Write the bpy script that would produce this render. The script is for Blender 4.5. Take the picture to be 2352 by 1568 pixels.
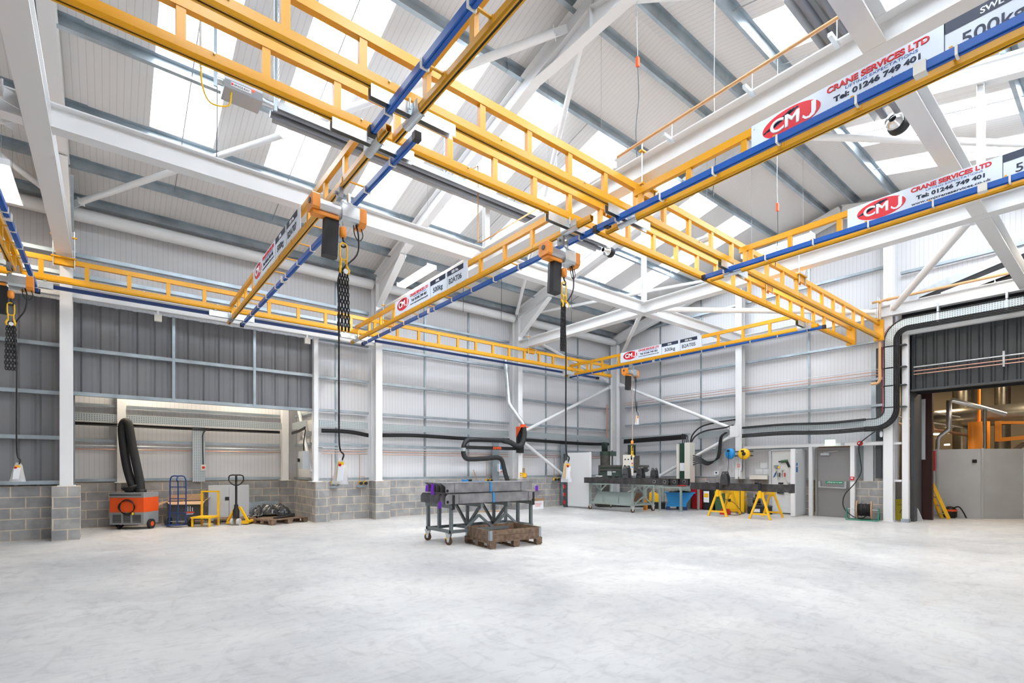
import bpy, math, random
from math import pi, sin, cos, radians
from mathutils import Vector, Matrix
random.seed(7)
S = bpy.context.scene
for o in list(bpy.data.objects): bpy.data.objects.remove(o)
COL = S.collection

# ---------------- camera, world, exposure, daylight ----------------
cd = bpy.data.cameras.new('camera'); cam = bpy.data.objects.new('camera', cd); COL.objects.link(cam)
cam.location = (0, 0, 1.5)
cam.rotation_euler = (pi/2, 0, radians(51.272-90))
cd.sensor_width = 36; cd.sensor_fit = 'HORIZONTAL'
cd.lens = 36*1154/2352
cd.shift_y = (1075-784)/2352
cd.clip_start = 0.05; cd.clip_end = 200
S.camera = cam
S.view_settings.view_transform = 'Standard'; S.view_settings.look = 'None'
S.view_settings.gamma = 1; S.view_settings.use_curve_mapping = False
S.view_settings.exposure = 0.0
W = bpy.data.worlds.new('world'); S.world = W; W.use_nodes = True
bg = W.node_tree.nodes['Background']; bg.inputs[0].default_value = (.80, .90, 1, 1); bg.inputs[1].default_value = 1.1

RY, RZ, RS = 5.6, 9.55, .25                      # ridge y, underside height at the ridge, slope
def roof(y): return RZ - RS*abs(y-RY)
SKY_FAR = [(.6,1.65),(2.6,3.65),(4.5,5.55),(6.6,7.6),(8.55,9.55),(10.5,11.5),(12.6,13.65),(14.6,15.65)]
SKY_NEAR = [(.7,1.7),(2.7,3.7),(4.6,5.6),(6.55,7.55),(8.6,9.7),(10.85,11.4),(13.0,14.05),(15.0,15.9)]
def day(x0, x1, y0, y1, e):
    l = bpy.data.lights.new('daylight', 'AREA'); l.shape = 'RECTANGLE'; l.size = x1-x0
    l.size_y = math.hypot(y1-y0, roof(y1)-roof(y0)); l.energy = e; l.color = (.985, .985, 1)
    o = bpy.data.objects.new('daylight', l); COL.objects.link(o)
    ym = (y0+y1)/2; a = math.atan(RS)*(-1 if ym > RY else 1)
    o.location = ((x0+x1)/2, ym, roof(ym)+.22); o.rotation_euler = (a, 0, 0)
DAY = 205
for a, b in SKY_FAR: day(a, b, 7.47, 11.78, DAY)
for a, b in SKY_NEAR: day(a, b, -.1, 4.15, DAY)
def lamp_light(loc, sx, sy, e, color=(1, .86, .66), rz=0):
    l = bpy.data.lights.new('lamp_light', 'AREA'); l.shape = 'RECTANGLE'; l.size = sx; l.size_y = sy; l.energy = e; l.color = color
    o = bpy.data.objects.new('lamp_light', l); COL.objects.link(o); o.location = loc; o.rotation_euler = (0, 0, rz)
    return o

# ---------------- materials ----------------
M = {}
def mat(name, col, rough=.5, metal=0, bump=None, var=0, vscale=3, emit=None, spec=.5):
    m = bpy.data.materials.new(name); m.use_nodes = True; nt = m.node_tree; N = nt.nodes; L = nt.links
    b = N['Principled BSDF']; b.inputs['Base Color'].default_value = (*col, 1)
    b.inputs['Roughness'].default_value = rough; b.inputs['Metallic'].default_value = metal
    b.inputs['Specular IOR Level'].default_value = spec
    if emit:
        b.inputs['Emission Color'].default_value = (*emit[0], 1); b.inputs['Emission Strength'].default_value = emit[1]
    if var:
        g = N.new('ShaderNodeNewGeometry'); n = N.new('ShaderNodeTexNoise'); n.inputs['Scale'].default_value = vscale
        n.inputs['Detail'].default_value = 5; L.new(g.outputs['Position'], n.inputs['Vector'])
        r = N.new('ShaderNodeValToRGB'); r.color_ramp.elements[0].position = .3; r.color_ramp.elements[1].position = .72
        r.color_ramp.elements[0].color = (*[max(0, c*(1-var)) for c in col], 1); r.color_ramp.elements[1].color = (*[min(1, c*(1+var)) for c in col], 1)
        L.new(n.outputs['Fac'], r.inputs['Fac']); L.new(r.outputs['Color'], b.inputs['Base Color'])
    if bump:
        g = N.new('ShaderNodeNewGeometry'); n = N.new('ShaderNodeTexNoise'); n.inputs['Scale'].default_value = bump[0]
        L.new(g.outputs['Position'], n.inputs['Vector'])
        bp = N.new('ShaderNodeBump'); bp.inputs['Strength'].default_value = bump[1]; bp.inputs['Distance'].default_value = .01
        L.new(n.outputs['Fac'], bp.inputs['Height']); L.new(bp.outputs['Normal'], b.inputs['Normal'])
    M[name] = m; return m
mat('white', (.80, .80, .80), .38)
mat('cream', (.78, .74, .66), .4)
mat('yellow', (.74, .345, .006), .32)
mat('hook_yellow', (.95, .55, .01), .4)
mat('blue', (.005, .095, .42), .35)
mat('sky_blue', (.02, .30, .72), .4)
mat('navy', (.015, .05, .20), .4)
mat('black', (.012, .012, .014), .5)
mat('plastic_sheet', (.03, .03, .034), .25)
mat('rubber', (.02, .02, .022), .7)
mat('galv', (.40, .46, .50), .38, .75, var=.18, vscale=2.5)
mat('zinc', (.62, .66, .68), .3, .8, var=.1, vscale=8)
mat('chrome', (.7, .7, .7), .18, 1)
mat('alu', (.55, .56, .58), .35, .8)
mat('orange', (.88, .30, .03), .42)
mat('red_orange', (.85, .10, .015), .42)
mat('red', (.62, .02, .02), .4)
mat('copper', (.62, .36, .27), .3, .8)
mat('tan', (.62, .35, .16), .5)
mat('grey_metal', (.30, .31, .32), .4, .1)
mat('grey_paint', (.17, .20, .21), .42)
mat('sage', (.34, .40, .37), .45)
mat('dark_grey', (.06, .065, .07), .5)
mat('steel', (.31, .305, .32), .40, .5, var=.25, vscale=5)
mat('mill_steel', (.075, .07, .07), .45, .5, var=.4, vscale=6)
mat('lug_steel', (.10, .10, .105), .4, .5, var=.3, vscale=8)
mat('machine', (.065, .06, .05), .5, var=.3, vscale=9)
mat('machine_green', (.03, .05, .04), .5)
mat('light_grey', (.52, .53, .54), .45)
mat('plastic_grey', (.45, .48, .50), .5)
mat('purple', (.18, .02, .50), .5)
mat('wood', (.20, .13, .085), .8, var=.4, vscale=14)
mat('pale_wood', (.48, .29, .15), .75, var=.2, vscale=9)
mat('card', (.50, .31, .18), .8)
mat('paper', (.85, .86, .88), .6)
mat('sign_white', (.72, .78, .86), .35)
mat('sign_navy', (.01, .022, .055), .4)
mat('sign_red', (.72, .02, .03), .4)
mat('green', (.05, .13, .06), .5)
mat('dark_green', (.015, .055, .035), .45)
mat('bright_green', (.08, .42, .04), .5)
mat('reel_green', (.01, .25, .16), .4)
mat('bin_yellow', (.90, .50, .005), .4)
mat('dirty_yellow', (.55, .42, .02), .5)
mat('maroon', (.045, .012, .010), .5)
mat('cream_far', (.40, .33, .24), .6)
mat('brown', (.10, .055, .03), .6)
mat('panel', (.54, .54, .54), .5, var=.05, vscale=2)
mat('tube', (1, 1, 1), .5, emit=((1, .93, .80), 14))
mat('warm_tube', (1, 1, 1), .5, emit=((1, .80, .50), 20))
mat('exit_glow', (.9, 1, .9), .5, emit=((.62, 1, .62), 1.1))
mat('led', (1, .1, .05), .5, emit=((1, .05, .02), 3))
mat('screen', (.02, .04, .10), .2)
mat('safety_green', (0, .24, .11), .4)
mat('safety_blue', (.01, .12, .45), .4)
mat('heater_grey', (.20, .21, .24), .4, .3)
mat('duct', (.30, .27, .22), .3, .8, var=.2, vscale=3)

def mat_bag():
    m = bpy.data.materials.new('bag'); m.use_nodes = True; b = m.node_tree.nodes['Principled BSDF']
    b.inputs['Base Color'].default_value = (.9, .92, .95, 1); b.inputs['Roughness'].default_value = .25
    b.inputs['Alpha'].default_value = .38; M['bag'] = m
mat_bag()
def liner(name, col, axis, pitch=.10, joint=1.0, strength=.35):
    """insulated panel liner: fine ribs running up the wall or slope, a joint each metre, as bump plus groove shade painted into the colour"""
    m = bpy.data.materials.new(name); m.use_nodes = True; nt = m.node_tree; N = nt.nodes; L = nt.links
    b = N['Principled BSDF']; b.inputs['Base Color'].default_value = (*col, 1); b.inputs['Roughness'].default_value = .5
    g = N.new('ShaderNodeNewGeometry'); s = N.new('ShaderNodeSeparateXYZ'); L.new(g.outputs['Position'], s.inputs[0])
    def groove(p, w):
        d = N.new('ShaderNodeMath'); d.operation = 'DIVIDE'; d.inputs[1].default_value = p; L.new(s.outputs[axis], d.inputs[0])
        f = N.new('ShaderNodeMath'); f.operation = 'FRACT'; L.new(d.outputs[0], f.inputs[0])
        c = N.new('ShaderNodeMath'); c.operation = 'LESS_THAN'; c.inputs[1].default_value = w; L.new(f.outputs[0], c.inputs[0]); return c
    a = groove(pitch, .14); j = groove(joint, .012)
    h = N.new('ShaderNodeMath'); h.operation = 'MULTIPLY_ADD'; L.new(j.outputs[0], h.inputs[0]); h.inputs[1].default_value = 2.0; L.new(a.outputs[0], h.inputs[2])
    inv = N.new('ShaderNodeMath'); inv.operation = 'SUBTRACT'; inv.inputs[0].default_value = 1; L.new(h.outputs[0], inv.inputs[1])
    bp = N.new('ShaderNodeBump'); bp.inputs['Strength'].default_value = strength; bp.inputs['Distance'].default_value = .004
    L.new(inv.outputs[0], bp.inputs['Height']); L.new(bp.outputs['Normal'], b.inputs['Normal'])
    mx = N.new('ShaderNodeMix'); mx.data_type = 'RGBA'; mx.inputs[6].default_value = (*col, 1); mx.inputs[7].default_value = (*[c*.86 for c in col], 1)  # darker tint paints the fine shadow of the grooves into the colour
    cl = N.new('ShaderNodeMath'); cl.operation = 'MINIMUM'; cl.inputs[1].default_value = 1; L.new(h.outputs[0], cl.inputs[0])
    L.new(cl.outputs[0], mx.inputs[0]); L.new(mx.outputs[2], b.inputs['Base Color'])
    M[name] = m
liner('liner_x', (.70, .695, .71), 'X'); liner('liner_y', (.70, .695, .71), 'Y'); liner('liner_roof', (.72, .70, .685), 'X', .10)
liner('dark_x', (.20, .20, .215), 'X', .32, 4, .2); liner('dark_y', (.045, .05, .054), 'Y', .32, 4, .2)
def block_mat():
    m = bpy.data.materials.new('block'); m.use_nodes = True; nt = m.node_tree; N = nt.nodes; L = nt.links; b = N['Principled BSDF']
    g = N.new('ShaderNodeNewGeometry'); s = N.new('ShaderNodeSeparateXYZ'); L.new(g.outputs['Position'], s.inputs[0])
    sn = N.new('ShaderNodeSeparateXYZ'); L.new(g.outputs['Normal'], sn.inputs[0])
    ab = N.new('ShaderNodeMath'); ab.operation = 'ABSOLUTE'; L.new(sn.outputs['X'], ab.inputs[0])
    gt = N.new('ShaderNodeMath'); gt.operation = 'GREATER_THAN'; gt.inputs[1].default_value = .5; L.new(ab.outputs[0], gt.inputs[0])
    mx = N.new('ShaderNodeMix'); L.new(gt.outputs[0], mx.inputs[0]); L.new(s.outputs['X'], mx.inputs[2]); L.new(s.outputs['Y'], mx.inputs[3])
    c = N.new('ShaderNodeCombineXYZ'); L.new(mx.outputs[0], c.inputs[0]); L.new(s.outputs['Z'], c.inputs[1])
    br = N.new('ShaderNodeTexBrick'); L.new(c.outputs[0], br.inputs['Vector']); br.offset = .5
    br.inputs['Color1'].default_value = (.29, .29, .295, 1); br.inputs['Color2'].default_value = (.39, .38, .37, 1); br.inputs['Mortar'].default_value = (.62, .52, .40, 1)
    br.inputs['Scale'].default_value = 1; br.inputs['Mortar Size'].default_value = .010; br.inputs['Mortar Smooth'].default_value = .1
    br.inputs['Brick Width'].default_value = .45; br.inputs['Row Height'].default_value = .225
    n = N.new('ShaderNodeTexNoise'); n.inputs['Scale'].default_value = 3.5; n.inputs['Detail'].default_value = 8; L.new(g.outputs['Position'], n.inputs['Vector'])
    r = N.new('ShaderNodeValToRGB'); r.color_ramp.elements[0].color = (.74, .75, .77, 1); r.color_ramp.elements[1].color = (1.15, 1.13, 1.10, 1)
    r.color_ramp.elements[0].position = .3; r.color_ramp.elements[1].position = .7; L.new(n.outputs['Fac'], r.inputs['Fac'])
    mu = N.new('ShaderNodeMix'); mu.data_type = 'RGBA'; mu.blend_type = 'MULTIPLY'; mu.inputs[0].default_value = 1
    L.new(br.outputs['Color'], mu.inputs[6]); L.new(r.outputs['Color'], mu.inputs[7]); L.new(mu.outputs[2], b.inputs['Base Color'])
    b.inputs['Roughness'].default_value = .9
    n2 = N.new('ShaderNodeTexNoise'); n2.inputs['Scale'].default_value = 90; L.new(g.outputs['Position'], n2.inputs['Vector'])
    bp = N.new('ShaderNodeBump'); bp.inputs['Strength'].default_value = .35; bp.inputs['Distance'].default_value = .006
    L.new(n2.outputs['Fac'], bp.inputs['Height']); L.new(bp.outputs['Normal'], b.inputs['Normal']); M['block'] = m
block_mat()
def floor_mat():
    m = bpy.data.materials.new('concrete'); m.use_nodes = True; nt = m.node_tree; N = nt.nodes; L = nt.links; b = N['Principled BSDF']
    g = N.new('ShaderNodeNewGeometry')
    def noise(scale, det, sx=1, sy=1, dist=0):
        mp = N.new('ShaderNodeMapping'); mp.inputs['Scale'].default_value = (sx, sy, 1); L.new(g.outputs['Position'], mp.inputs['Vector'])
        n = N.new('ShaderNodeTexNoise'); n.inputs['Scale'].default_value = scale; n.inputs['Detail'].default_value = det; n.inputs['Distortion'].default_value = dist
        L.new(mp.outputs[0], n.inputs['Vector']); return n
    def ramp(n, p0, c0, p1, c1):
        r = N.new('ShaderNodeValToRGB'); r.color_ramp.elements[0].position = p0; r.color_ramp.elements[0].color = (*c0, 1)
        r.color_ramp.elements[1].position = p1; r.color_ramp.elements[1].color = (*c1, 1); L.new(n.outputs['Fac'], r.inputs['Fac']); return r
    r1 = ramp(noise(.55, 6, 1, 1, .6), .32, (.49, .485, .485), .66, (.64, .62, .595))
    r2 = ramp(noise(5, 9, 1, 2.2, 1.2), .30, (.86, .865, .88), .50, (1, 1, 1))
    r3 = ramp(noise(2.2, 10, 1.6, .8, 2.5), .52, (1, 1, 1), .78, (.80, .795, .80))
    def mul(a, c):
        x = N.new('ShaderNodeMix'); x.data_type = 'RGBA'; x.blend_type = 'MULTIPLY'; x.inputs[0].default_value = 1
        L.new(a, x.inputs[6]); L.new(c, x.inputs[7]); return x.outputs[2]
    col = mul(mul(r1.outputs['Color'], r2.outputs['Color']), r3.outputs['Color']); L.new(col, b.inputs['Base Color'])
    rr = ramp(noise(3, 6), .3, (.30,)*3, .7, (.55,)*3); L.new(rr.outputs['Color'], b.inputs['Roughness'])
    bp = N.new('ShaderNodeBump'); bp.inputs['Strength'].default_value = .12; bp.inputs['Distance'].default_value = .01
    n = noise(25, 5); L.new(n.outputs['Fac'], bp.inputs['Height']); L.new(bp.outputs['Normal'], b.inputs['Normal']); M['concrete'] = m
floor_mat()
def grp():
    m = bpy.data.materials.new('rooflight'); m.use_nodes = True; nt = m.node_tree; N = nt.nodes; L = nt.links; N.remove(N['Principled BSDF'])
    out = N['Material Output']; t = N.new('ShaderNodeBsdfTransparent'); t.inputs[0].default_value = (.95, .98, 1, 1)
    d = N.new('ShaderNodeBsdfTranslucent'); d.inputs[0].default_value = (.9, .95, 1, 1)
    mx = N.new('ShaderNodeMixShader'); mx.inputs[0].default_value = .35; L.new(t.outputs[0], mx.inputs[1]); L.new(d.outputs[0], mx.inputs[2]); L.new(mx.outputs[0], out.inputs['Surface']); M['rooflight'] = m
grp()
def perf(name, hole, pu, pz):
    """sheet with punched holes, marked by world position"""
    m = mat(name, (.52, .58, .60) if name == 'perforated' else (.78, .77, .75), .4, .6 if name == 'perforated' else 0); nt = m.node_tree; N = nt.nodes; L = nt.links; b = N['Principled BSDF']
    base = (*b.inputs['Base Color'].default_value,)
    g = N.new('ShaderNodeNewGeometry'); s = N.new('ShaderNodeSeparateXYZ'); L.new(g.outputs['Position'], s.inputs[0])
    ad = N.new('ShaderNodeMath'); ad.operation = 'ADD'; L.new(s.outputs['X'], ad.inputs[0]); L.new(s.outputs['Y'], ad.inputs[1])
    def gr(sock, p, w):
        d = N.new('ShaderNodeMath'); d.operation = 'DIVIDE'; d.inputs[1].default_value = p; L.new(sock, d.inputs[0])
        f = N.new('ShaderNodeMath'); f.operation = 'FRACT'; L.new(d.outputs[0], f.inputs[0])
        c = N.new('ShaderNodeMath'); c.operation = 'LESS_THAN'; c.inputs[1].default_value = w; L.new(f.outputs[0], c.inputs[0]); return c
    a = gr(ad.outputs[0], pu, hole); c = gr(s.outputs['Z'], pz, hole)
    mu = N.new('ShaderNodeMath'); mu.operation = 'MULTIPLY'; L.new(a.outputs[0], mu.inputs[0]); L.new(c.outputs[0], mu.inputs[1])
    mx = N.new('ShaderNodeMix'); mx.data_type = 'RGBA'; mx.inputs[6].default_value = base; mx.inputs[7].default_value = (.03, .03, .035, 1)
    L.new(mu.outputs[0], mx.inputs[0]); L.new(mx.outputs[2], b.inputs['Base Color'])
perf('perforated', .35, .05, .045); perf('peg', .3, .04, .04)

# ---------------- helpers ----------------
def V(*a): return Vector(a[0]) if len(a) == 1 else Vector(a)
class MB:
    def __init__(s): s.v = []; s.f = []; s.sm = []
    def add(s, vs, fs, smooth=False):
        n = len(s.v); s.v += [Vector(v) for v in vs]; s.f += [tuple(i+n for i in f) for f in fs]; s.sm += [smooth]*len(fs); return s
    def box(s, x0, x1, y0, y1, z0, z1):
        x0, x1 = sorted((x0, x1)); y0, y1 = sorted((y0, y1)); z0, z1 = sorted((z0, z1))
        return s.add([(x0,y0,z0),(x1,y0,z0),(x1,y1,z0),(x0,y1,z0),(x0,y0,z1),(x1,y0,z1),(x1,y1,z1),(x0,y1,z1)],
                     [(0,3,2,1),(4,5,6,7),(0,1,5,4),(1,2,6,5),(2,3,7,6),(3,0,4,7)])
    def ext(s, prof, p0, p1, up=(0,0,1)):
        """extrude closed profile [(side, up)] from p0 to p1"""
        p0, p1 = V(p0), V(p1); d = (p1-p0).normalized(); up = V(up); r = d.cross(up)
        if r.length < 1e-5: r = d.cross(V(0,1,0))
        r.normalize(); u = r.cross(d).normalized(); n = len(prof)
        vs = [p0+r*a+u*b for a, b in prof]+[p1+r*a+u*b for a, b in prof]
        fs = [(i, (i+1) % n, n+(i+1) % n, n+i) for i in range(n)]+[tuple(range(n-1, -1, -1)), tuple(range(n, 2*n))]
        return s.add(vs, fs)
    def bar(s, p0, p1, w, h=None, up=(0,0,1)):
        h = h or w; return s.ext([(-w/2,-h/2),(w/2,-h/2),(w/2,h/2),(-w/2,h/2)], p0, p1, up)
    def ib(s, p0, p1, h, b, tf=.016, tw=.011, up=(0,0,1)):
        """I-section, centred"""
        H, B, t = h/2, b/2, tw/2
        return s.ext([(-B,-H),(B,-H),(B,-H+tf),(t,-H+tf),(t,H-tf),(B,H-tf),(B,H),(-B,H),(-B,H-tf),(-t,H-tf),(-t,-H+tf),(-B,-H+tf)], p0, p1, up)
    def tube(s, pts, r, n=10, caps=True):
        pts = [V(p) for p in pts]; m = len(pts); rs = r if isinstance(r, (list, tuple)) else [r]*m; vs = []; ref = None
        for i, p in enumerate(pts):
            d = (pts[min(i+1, m-1)]-pts[max(i-1, 0)]).normalized()
            if ref is None: ref = V(0,0,1) if abs(d.z) < .9 else V(1,0,0)
            a = d.cross(ref)
            if a.length < 1e-4: a = d.cross(V(0,1,.1))
            a.normalize(); c = d.cross(a).normalized(); ref = -c if False else a.cross(d)
            vs += [p+(a*cos(2*pi*k/n)+c*sin(2*pi*k/n))*rs[i] for k in range(n)]
        fs = [(i*n+k, i*n+(k+1) % n, (i+1)*n+(k+1) % n, (i+1)*n+k) for i in range(m-1) for k in range(n)]
        s.add(vs, fs, True)
        if caps: s.add(vs[:n], [tuple(range(n-1, -1, -1))]); s.add(vs[-n:], [tuple(range(n))])
        return s
    def cyl(s, p0, p1, r, r1=None, n=16): return s.tube([p0, p1], [r, r if r1 is None else r1], n)
    def lathe(s, prof, base, axis=(0,0,1), n=20):
        base, ax = V(base), V(axis).normalized(); a = ax.cross(V(1,0,0) if abs(ax.x) < .9 else V(0,1,0)).normalized(); c = ax.cross(a)
        vs = [base+ax*h+(a*cos(2*pi*k/n)+c*sin(2*pi*k/n))*max(r, 1e-4) for r, h in prof for k in range(n)]
        return s.add(vs, [(i*n+k, i*n+(k+1) % n, (i+1)*n+(k+1) % n, (i+1)*n+k) for i in range(len(prof)-1) for k in range(n)], True)
    def ring(s, c, axis, R, r, n=20, m=8, sx=1, side=(0,0,1)):
        """torus link; sx stretches along side"""
        ax = V(axis).normalized(); sd = V(side); sd = (sd-ax*sd.dot(ax)).normalized(); o = ax.cross(sd); c = V(c); vs = []
        for i in range(n):
            t = 2*pi*i/n; rad = sd*cos(t)+o*sin(t); cen = c+o*sin(t)*R+sd*(cos(t)*R+(sx if cos(t) > 0 else -sx)*(1 if abs(cos(t)) > 1e-6 else 0))
            for j in range(m): u = 2*pi*j/m; vs.append(cen+(rad*cos(u)+ax*sin(u))*r)
        return s.add(vs, [(i*m+j, i*m+(j+1) % m, ((i+1) % n)*m+(j+1) % m, ((i+1) % n)*m+j) for i in range(n) for j in range(m)], True)
    def poly(s, pts, vec):
        """prism of a planar polygon pushed along vec"""
        n = len(pts); vec = V(vec); p = [V(q) for q in pts]
        return s.add(p+[q+vec for q in p], [tuple(range(n-1, -1, -1)), tuple(range(n, 2*n))]+[(i, (i+1) % n, n+(i+1) % n, n+i) for i in range(n)])
    def xf(s, mtx):
        s.v = [mtx @ v for v in s.v]; return s
    def build(s, name, m, parent=None, label=None, cat=None, group=None, kind=None, recalc=True):
        me = bpy.data.meshes.new(name); o = bpy.data.objects.new(name, me); COL.objects.link(o)
        if parent: org = wloc(parent)
        else:
            xs = [v.x for v in s.v]; ys = [v.y for v in s.v]; org = V((min(xs)+max(xs))/2, (min(ys)+max(ys))/2, min(v.z for v in s.v))
        me.from_pydata([v-org for v in s.v], [], s.f); me.polygons.foreach_set('use_smooth', s.sm)
        if recalc:
            import bmesh
            b = bmesh.new(); b.from_mesh(me); bmesh.ops.recalc_face_normals(b, faces=b.faces); b.to_mesh(me); b.free()
        me.materials.append(M[m] if isinstance(m, str) else m)
        if parent: o.parent = parent
        else: o.location = org
        tag(o, label, cat, group, kind); return o
def wloc(o):
    p = V(0,0,0)
    while o: p += o.location; o = o.parent
    return p
def tag(o, label=None, cat=None, group=None, kind=None):
    for k, v in (('label', label), ('category', cat), ('group', group), ('kind', kind)):
        if v: o[k] = v
    return o
def thing(name, label, cat, loc=(0,0,0), group=None, rz=0):
    o = bpy.data.objects.new(name, None); o.empty_display_size = .1; COL.objects.link(o); o.location = loc; o.rotation_euler = (0,0,rz)
    return tag(o, label, cat, group)
def place(o, loc, rz=0): o.location = loc; o.rotation_euler = (0,0,rz); return o
def dup(src, loc=None, rz=None, label=None, group=None):
    def cp(o, par):
        c = o.copy(); COL.objects.link(c)
        if par: c.parent = par
        for ch in o.children: cp(ch, c)
        return c
    r = cp(src, None)
    if loc is not None: r.location = loc
    if rz is not None: r.rotation_euler = (0,0,rz)
    if label: r['label'] = label
    if group: r['group'] = group
    return r
def text(s, size, org, right, up, m, parent, name='lettering', width=None, bold=0, ext=.001, center=False, kind=None):
    cu = bpy.data.curves.new('t', 'FONT'); cu.body = s; cu.size = size; cu.extrude = ext; cu.bevel_depth = bold; cu.bevel_resolution = 0
    if center: cu.align_x = 'CENTER'
    t = bpy.data.objects.new('t', cu); COL.objects.link(t)
    me = bpy.data.meshes.new_from_object(t.evaluated_get(bpy.context.evaluated_depsgraph_get()))
    bpy.data.objects.remove(t); bpy.data.curves.remove(cu)
    me.materials.clear(); me.materials.append(M[m])
    o = bpy.data.objects.new(name, me); COL.objects.link(o); right = V(right).normalized(); up = V(up).normalized(); nrm = right.cross(up)
    w = max(v.co.x for v in me.vertices)-min(v.co.x for v in me.vertices); k = width/w if width else 1
    pl = wloc(parent) if parent else V(0,0,0)
    for v in me.vertices: v.co = V(org)-pl+right*v.co.x*k+up*v.co.y+nrm*v.co.z
    if parent: o.parent = parent
    return o
ORD = ['first','second','third','fourth','fifth','sixth','seventh','eighth','ninth','tenth','eleventh','twelfth']

# ================= THE SHELL =================
X0, XE, YN, YW = -4.2, 17.4, -3.1, 14.6           # left end, end wall face, near wall, long wall liner
def struct(name, mb, m, **k): return mb.build(name, m, kind='structure', **k)
struct('floor', MB().box(-4.6, 30, -12, 20, -.2, 0), 'concrete')
def slope(cells, y0, y1, ys, ye):
    """one roof slope as solid panels around its rooflights"""
    b = MB(); a = X0-.1; n = 1 if y0 < RY else -1
    def cell(xa, xb, ya, yb):
        if xb-xa < .01: return
        b.poly([(xa,ya,roof(ya)),(xb,ya,roof(ya)),(xb,yb,roof(yb)),(xa,yb,roof(yb))], (0,0,.12))
    for s0, s1 in cells:
        cell(a, s0, y0, y1); cell(s0, s1, y0, ys); cell(s0, s1, ye, y1); a = s1
    cell(a, XE+.3, y0, y1); return b
SF, SN = SKY_FAR, SKY_NEAR
struct('ceiling', slope(SF, RY, YW+.15, 7.47, 11.78), 'liner_roof')
struct('ceiling', slope(SN, YN-.1, RY, -.1, 4.15), 'liner_roof')
n = 0
for cells, ya, yb in ((SF, 7.47, 11.78), (SN, -.1, 4.15)):
    for s0, s1 in cells:
        n += 1
        struct('window_%d' % n, MB().poly([(s0,ya,roof(ya)+.04),(s1,ya,roof(ya)+.04),(s1,yb,roof(yb)+.04),(s0,yb,roof(yb)+.04)], (0,0,.01)), 'rooflight')
# long wall
OX0, OX1, OH = -.58, 4.45, 3.12                   # opening into the annex
BH = 1.125
b = MB().box(X0, OX0-.05, 14.45, 14.75, 0, BH).box(4.78, XE+.3, 14.45, 14.75, 0, BH)
struct('wall_left', b, 'block')
struct('wall_left', MB().box(4.5, XE+.3, YW, YW+.12, BH, 7.6).box(X0, 4.5, YW, YW+.12, 5.1, 7.6), 'liner_x')
def ribbed(x0, x1, z0, z1, y, pitch=.33):
    """trapezoid profiled cladding seen from the inside"""
    b = MB(); pts = []; x = x0
    while x < x1-1e-6:
        for dx, d in ((0,0),(.035,.035),(.085,.035),(.12,0)):
            if x+dx < x1: pts.append((x+dx, y+d))
        x += pitch
    pts.append((x1, y)); m = len(pts)
    b.add([(p[0],p[1],z0) for p in pts]+[(p[0],p[1],z1) for p in pts], [(i, i+1, m+i+1, m+i) for i in range(m-1)]); return b
struct('wall_left', ribbed(X0, OX0, BH, 5.12, 14.5), 'dark_x', recalc=False)
struct('wall_left', ribbed(OX0, OX1, OH, 5.12, 14.5), 'dark_x', recalc=False)
# annex behind the opening
struct('wall_back', MB().box(-4.2, 4.7, 16.5, 16.7, 0, BH).box(4.45, 4.78, 14.5, 16.5, 0, BH).box(.15, .6, 16.3, 16.5, 0, BH).box(4.1, 4.45, 16.3, 16.5, 0, BH), 'block')
struct('wall_back', MB().box(-4.2, 4.9, 16.62, 16.72, BH, 5), 'liner_x')
struct('wall_back', MB().box(4.62, 4.72, 14.72, 16.6, BH, 5), 'liner_y')
struct('ceiling', MB().box(-4.2, 4.9, 14.75, 16.8, 4.6, 4.7), 'liner_x')
struct('wall_back', MB().box(-4.3, -4.2, 14.5, 16.8, 0, 4.7), 'liner_y')
# piers under the columns
for x0, x1, y0 in ((-.92,-.48,13.93), (4.42,4.80,14.12), (6.08,6.53,13.94), (11.40,11.85,13.94)):
    struct('wall_left', MB().box(x0, x1, y0, 14.449 if x0 != 4.42 else 14.499, 0, BH), 'block')
# end wall
struct('wall_right', MB().box(XE, XE+.25, 6.50, 14.6, 0, BH).box(XE, XE+.25, 4.60, 5.38, 0, BH), 'block')
struct('wall_right', MB().box(XE+.16, XE+.28, 4.3, 6.4, 2.2, 9.5).box(XE+.16, XE+.28, 6.4, 14.75, BH, 9.5).box(XE+.16, XE+.28, -3.2, 4.3, 6.05, 9.5).box(XE+.16, XE+.28, 4.3, 5.38, BH, 2.2), 'liner_y')
# near side and left end of the hall
struct('wall_near', MB().box(X0-.1, XE+.3, YN-.15, YN, 0, 7.6), 'liner_x')
struct('wall_front', MB().box(X0-.15, X0, YN, 14.7, 0, 9.7), 'liner_y')
# windowless dark cladding over the doorway into the next building
dc = MB(); pts = []; y = 3.97
while y > -3.2:
    for dy, d in ((0,0),(.03,.035),(.07,.035),(.10,0)): pts.append((y-dy, XE+.12+d))
    y -= .23
m_ = len(pts); dc.add([(p[1],p[0],3.69) for p in pts]+[(p[1],p[0],5.4) for p in pts], [(i, i+1, m_+i+1, m_+i) for i in range(m_-1)])
struct('wall_right', dc, 'dark_y', recalc=False)
struct('trim_1', MB().box(XE+.02, XE+.2, -3.2, 3.97, 3.64, 3.69), 'dark_grey')
struct('wall_right', MB().box(XE+.55, XE+.6, -3.2, 4.3, 3.6, 6.3), 'black')

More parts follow.
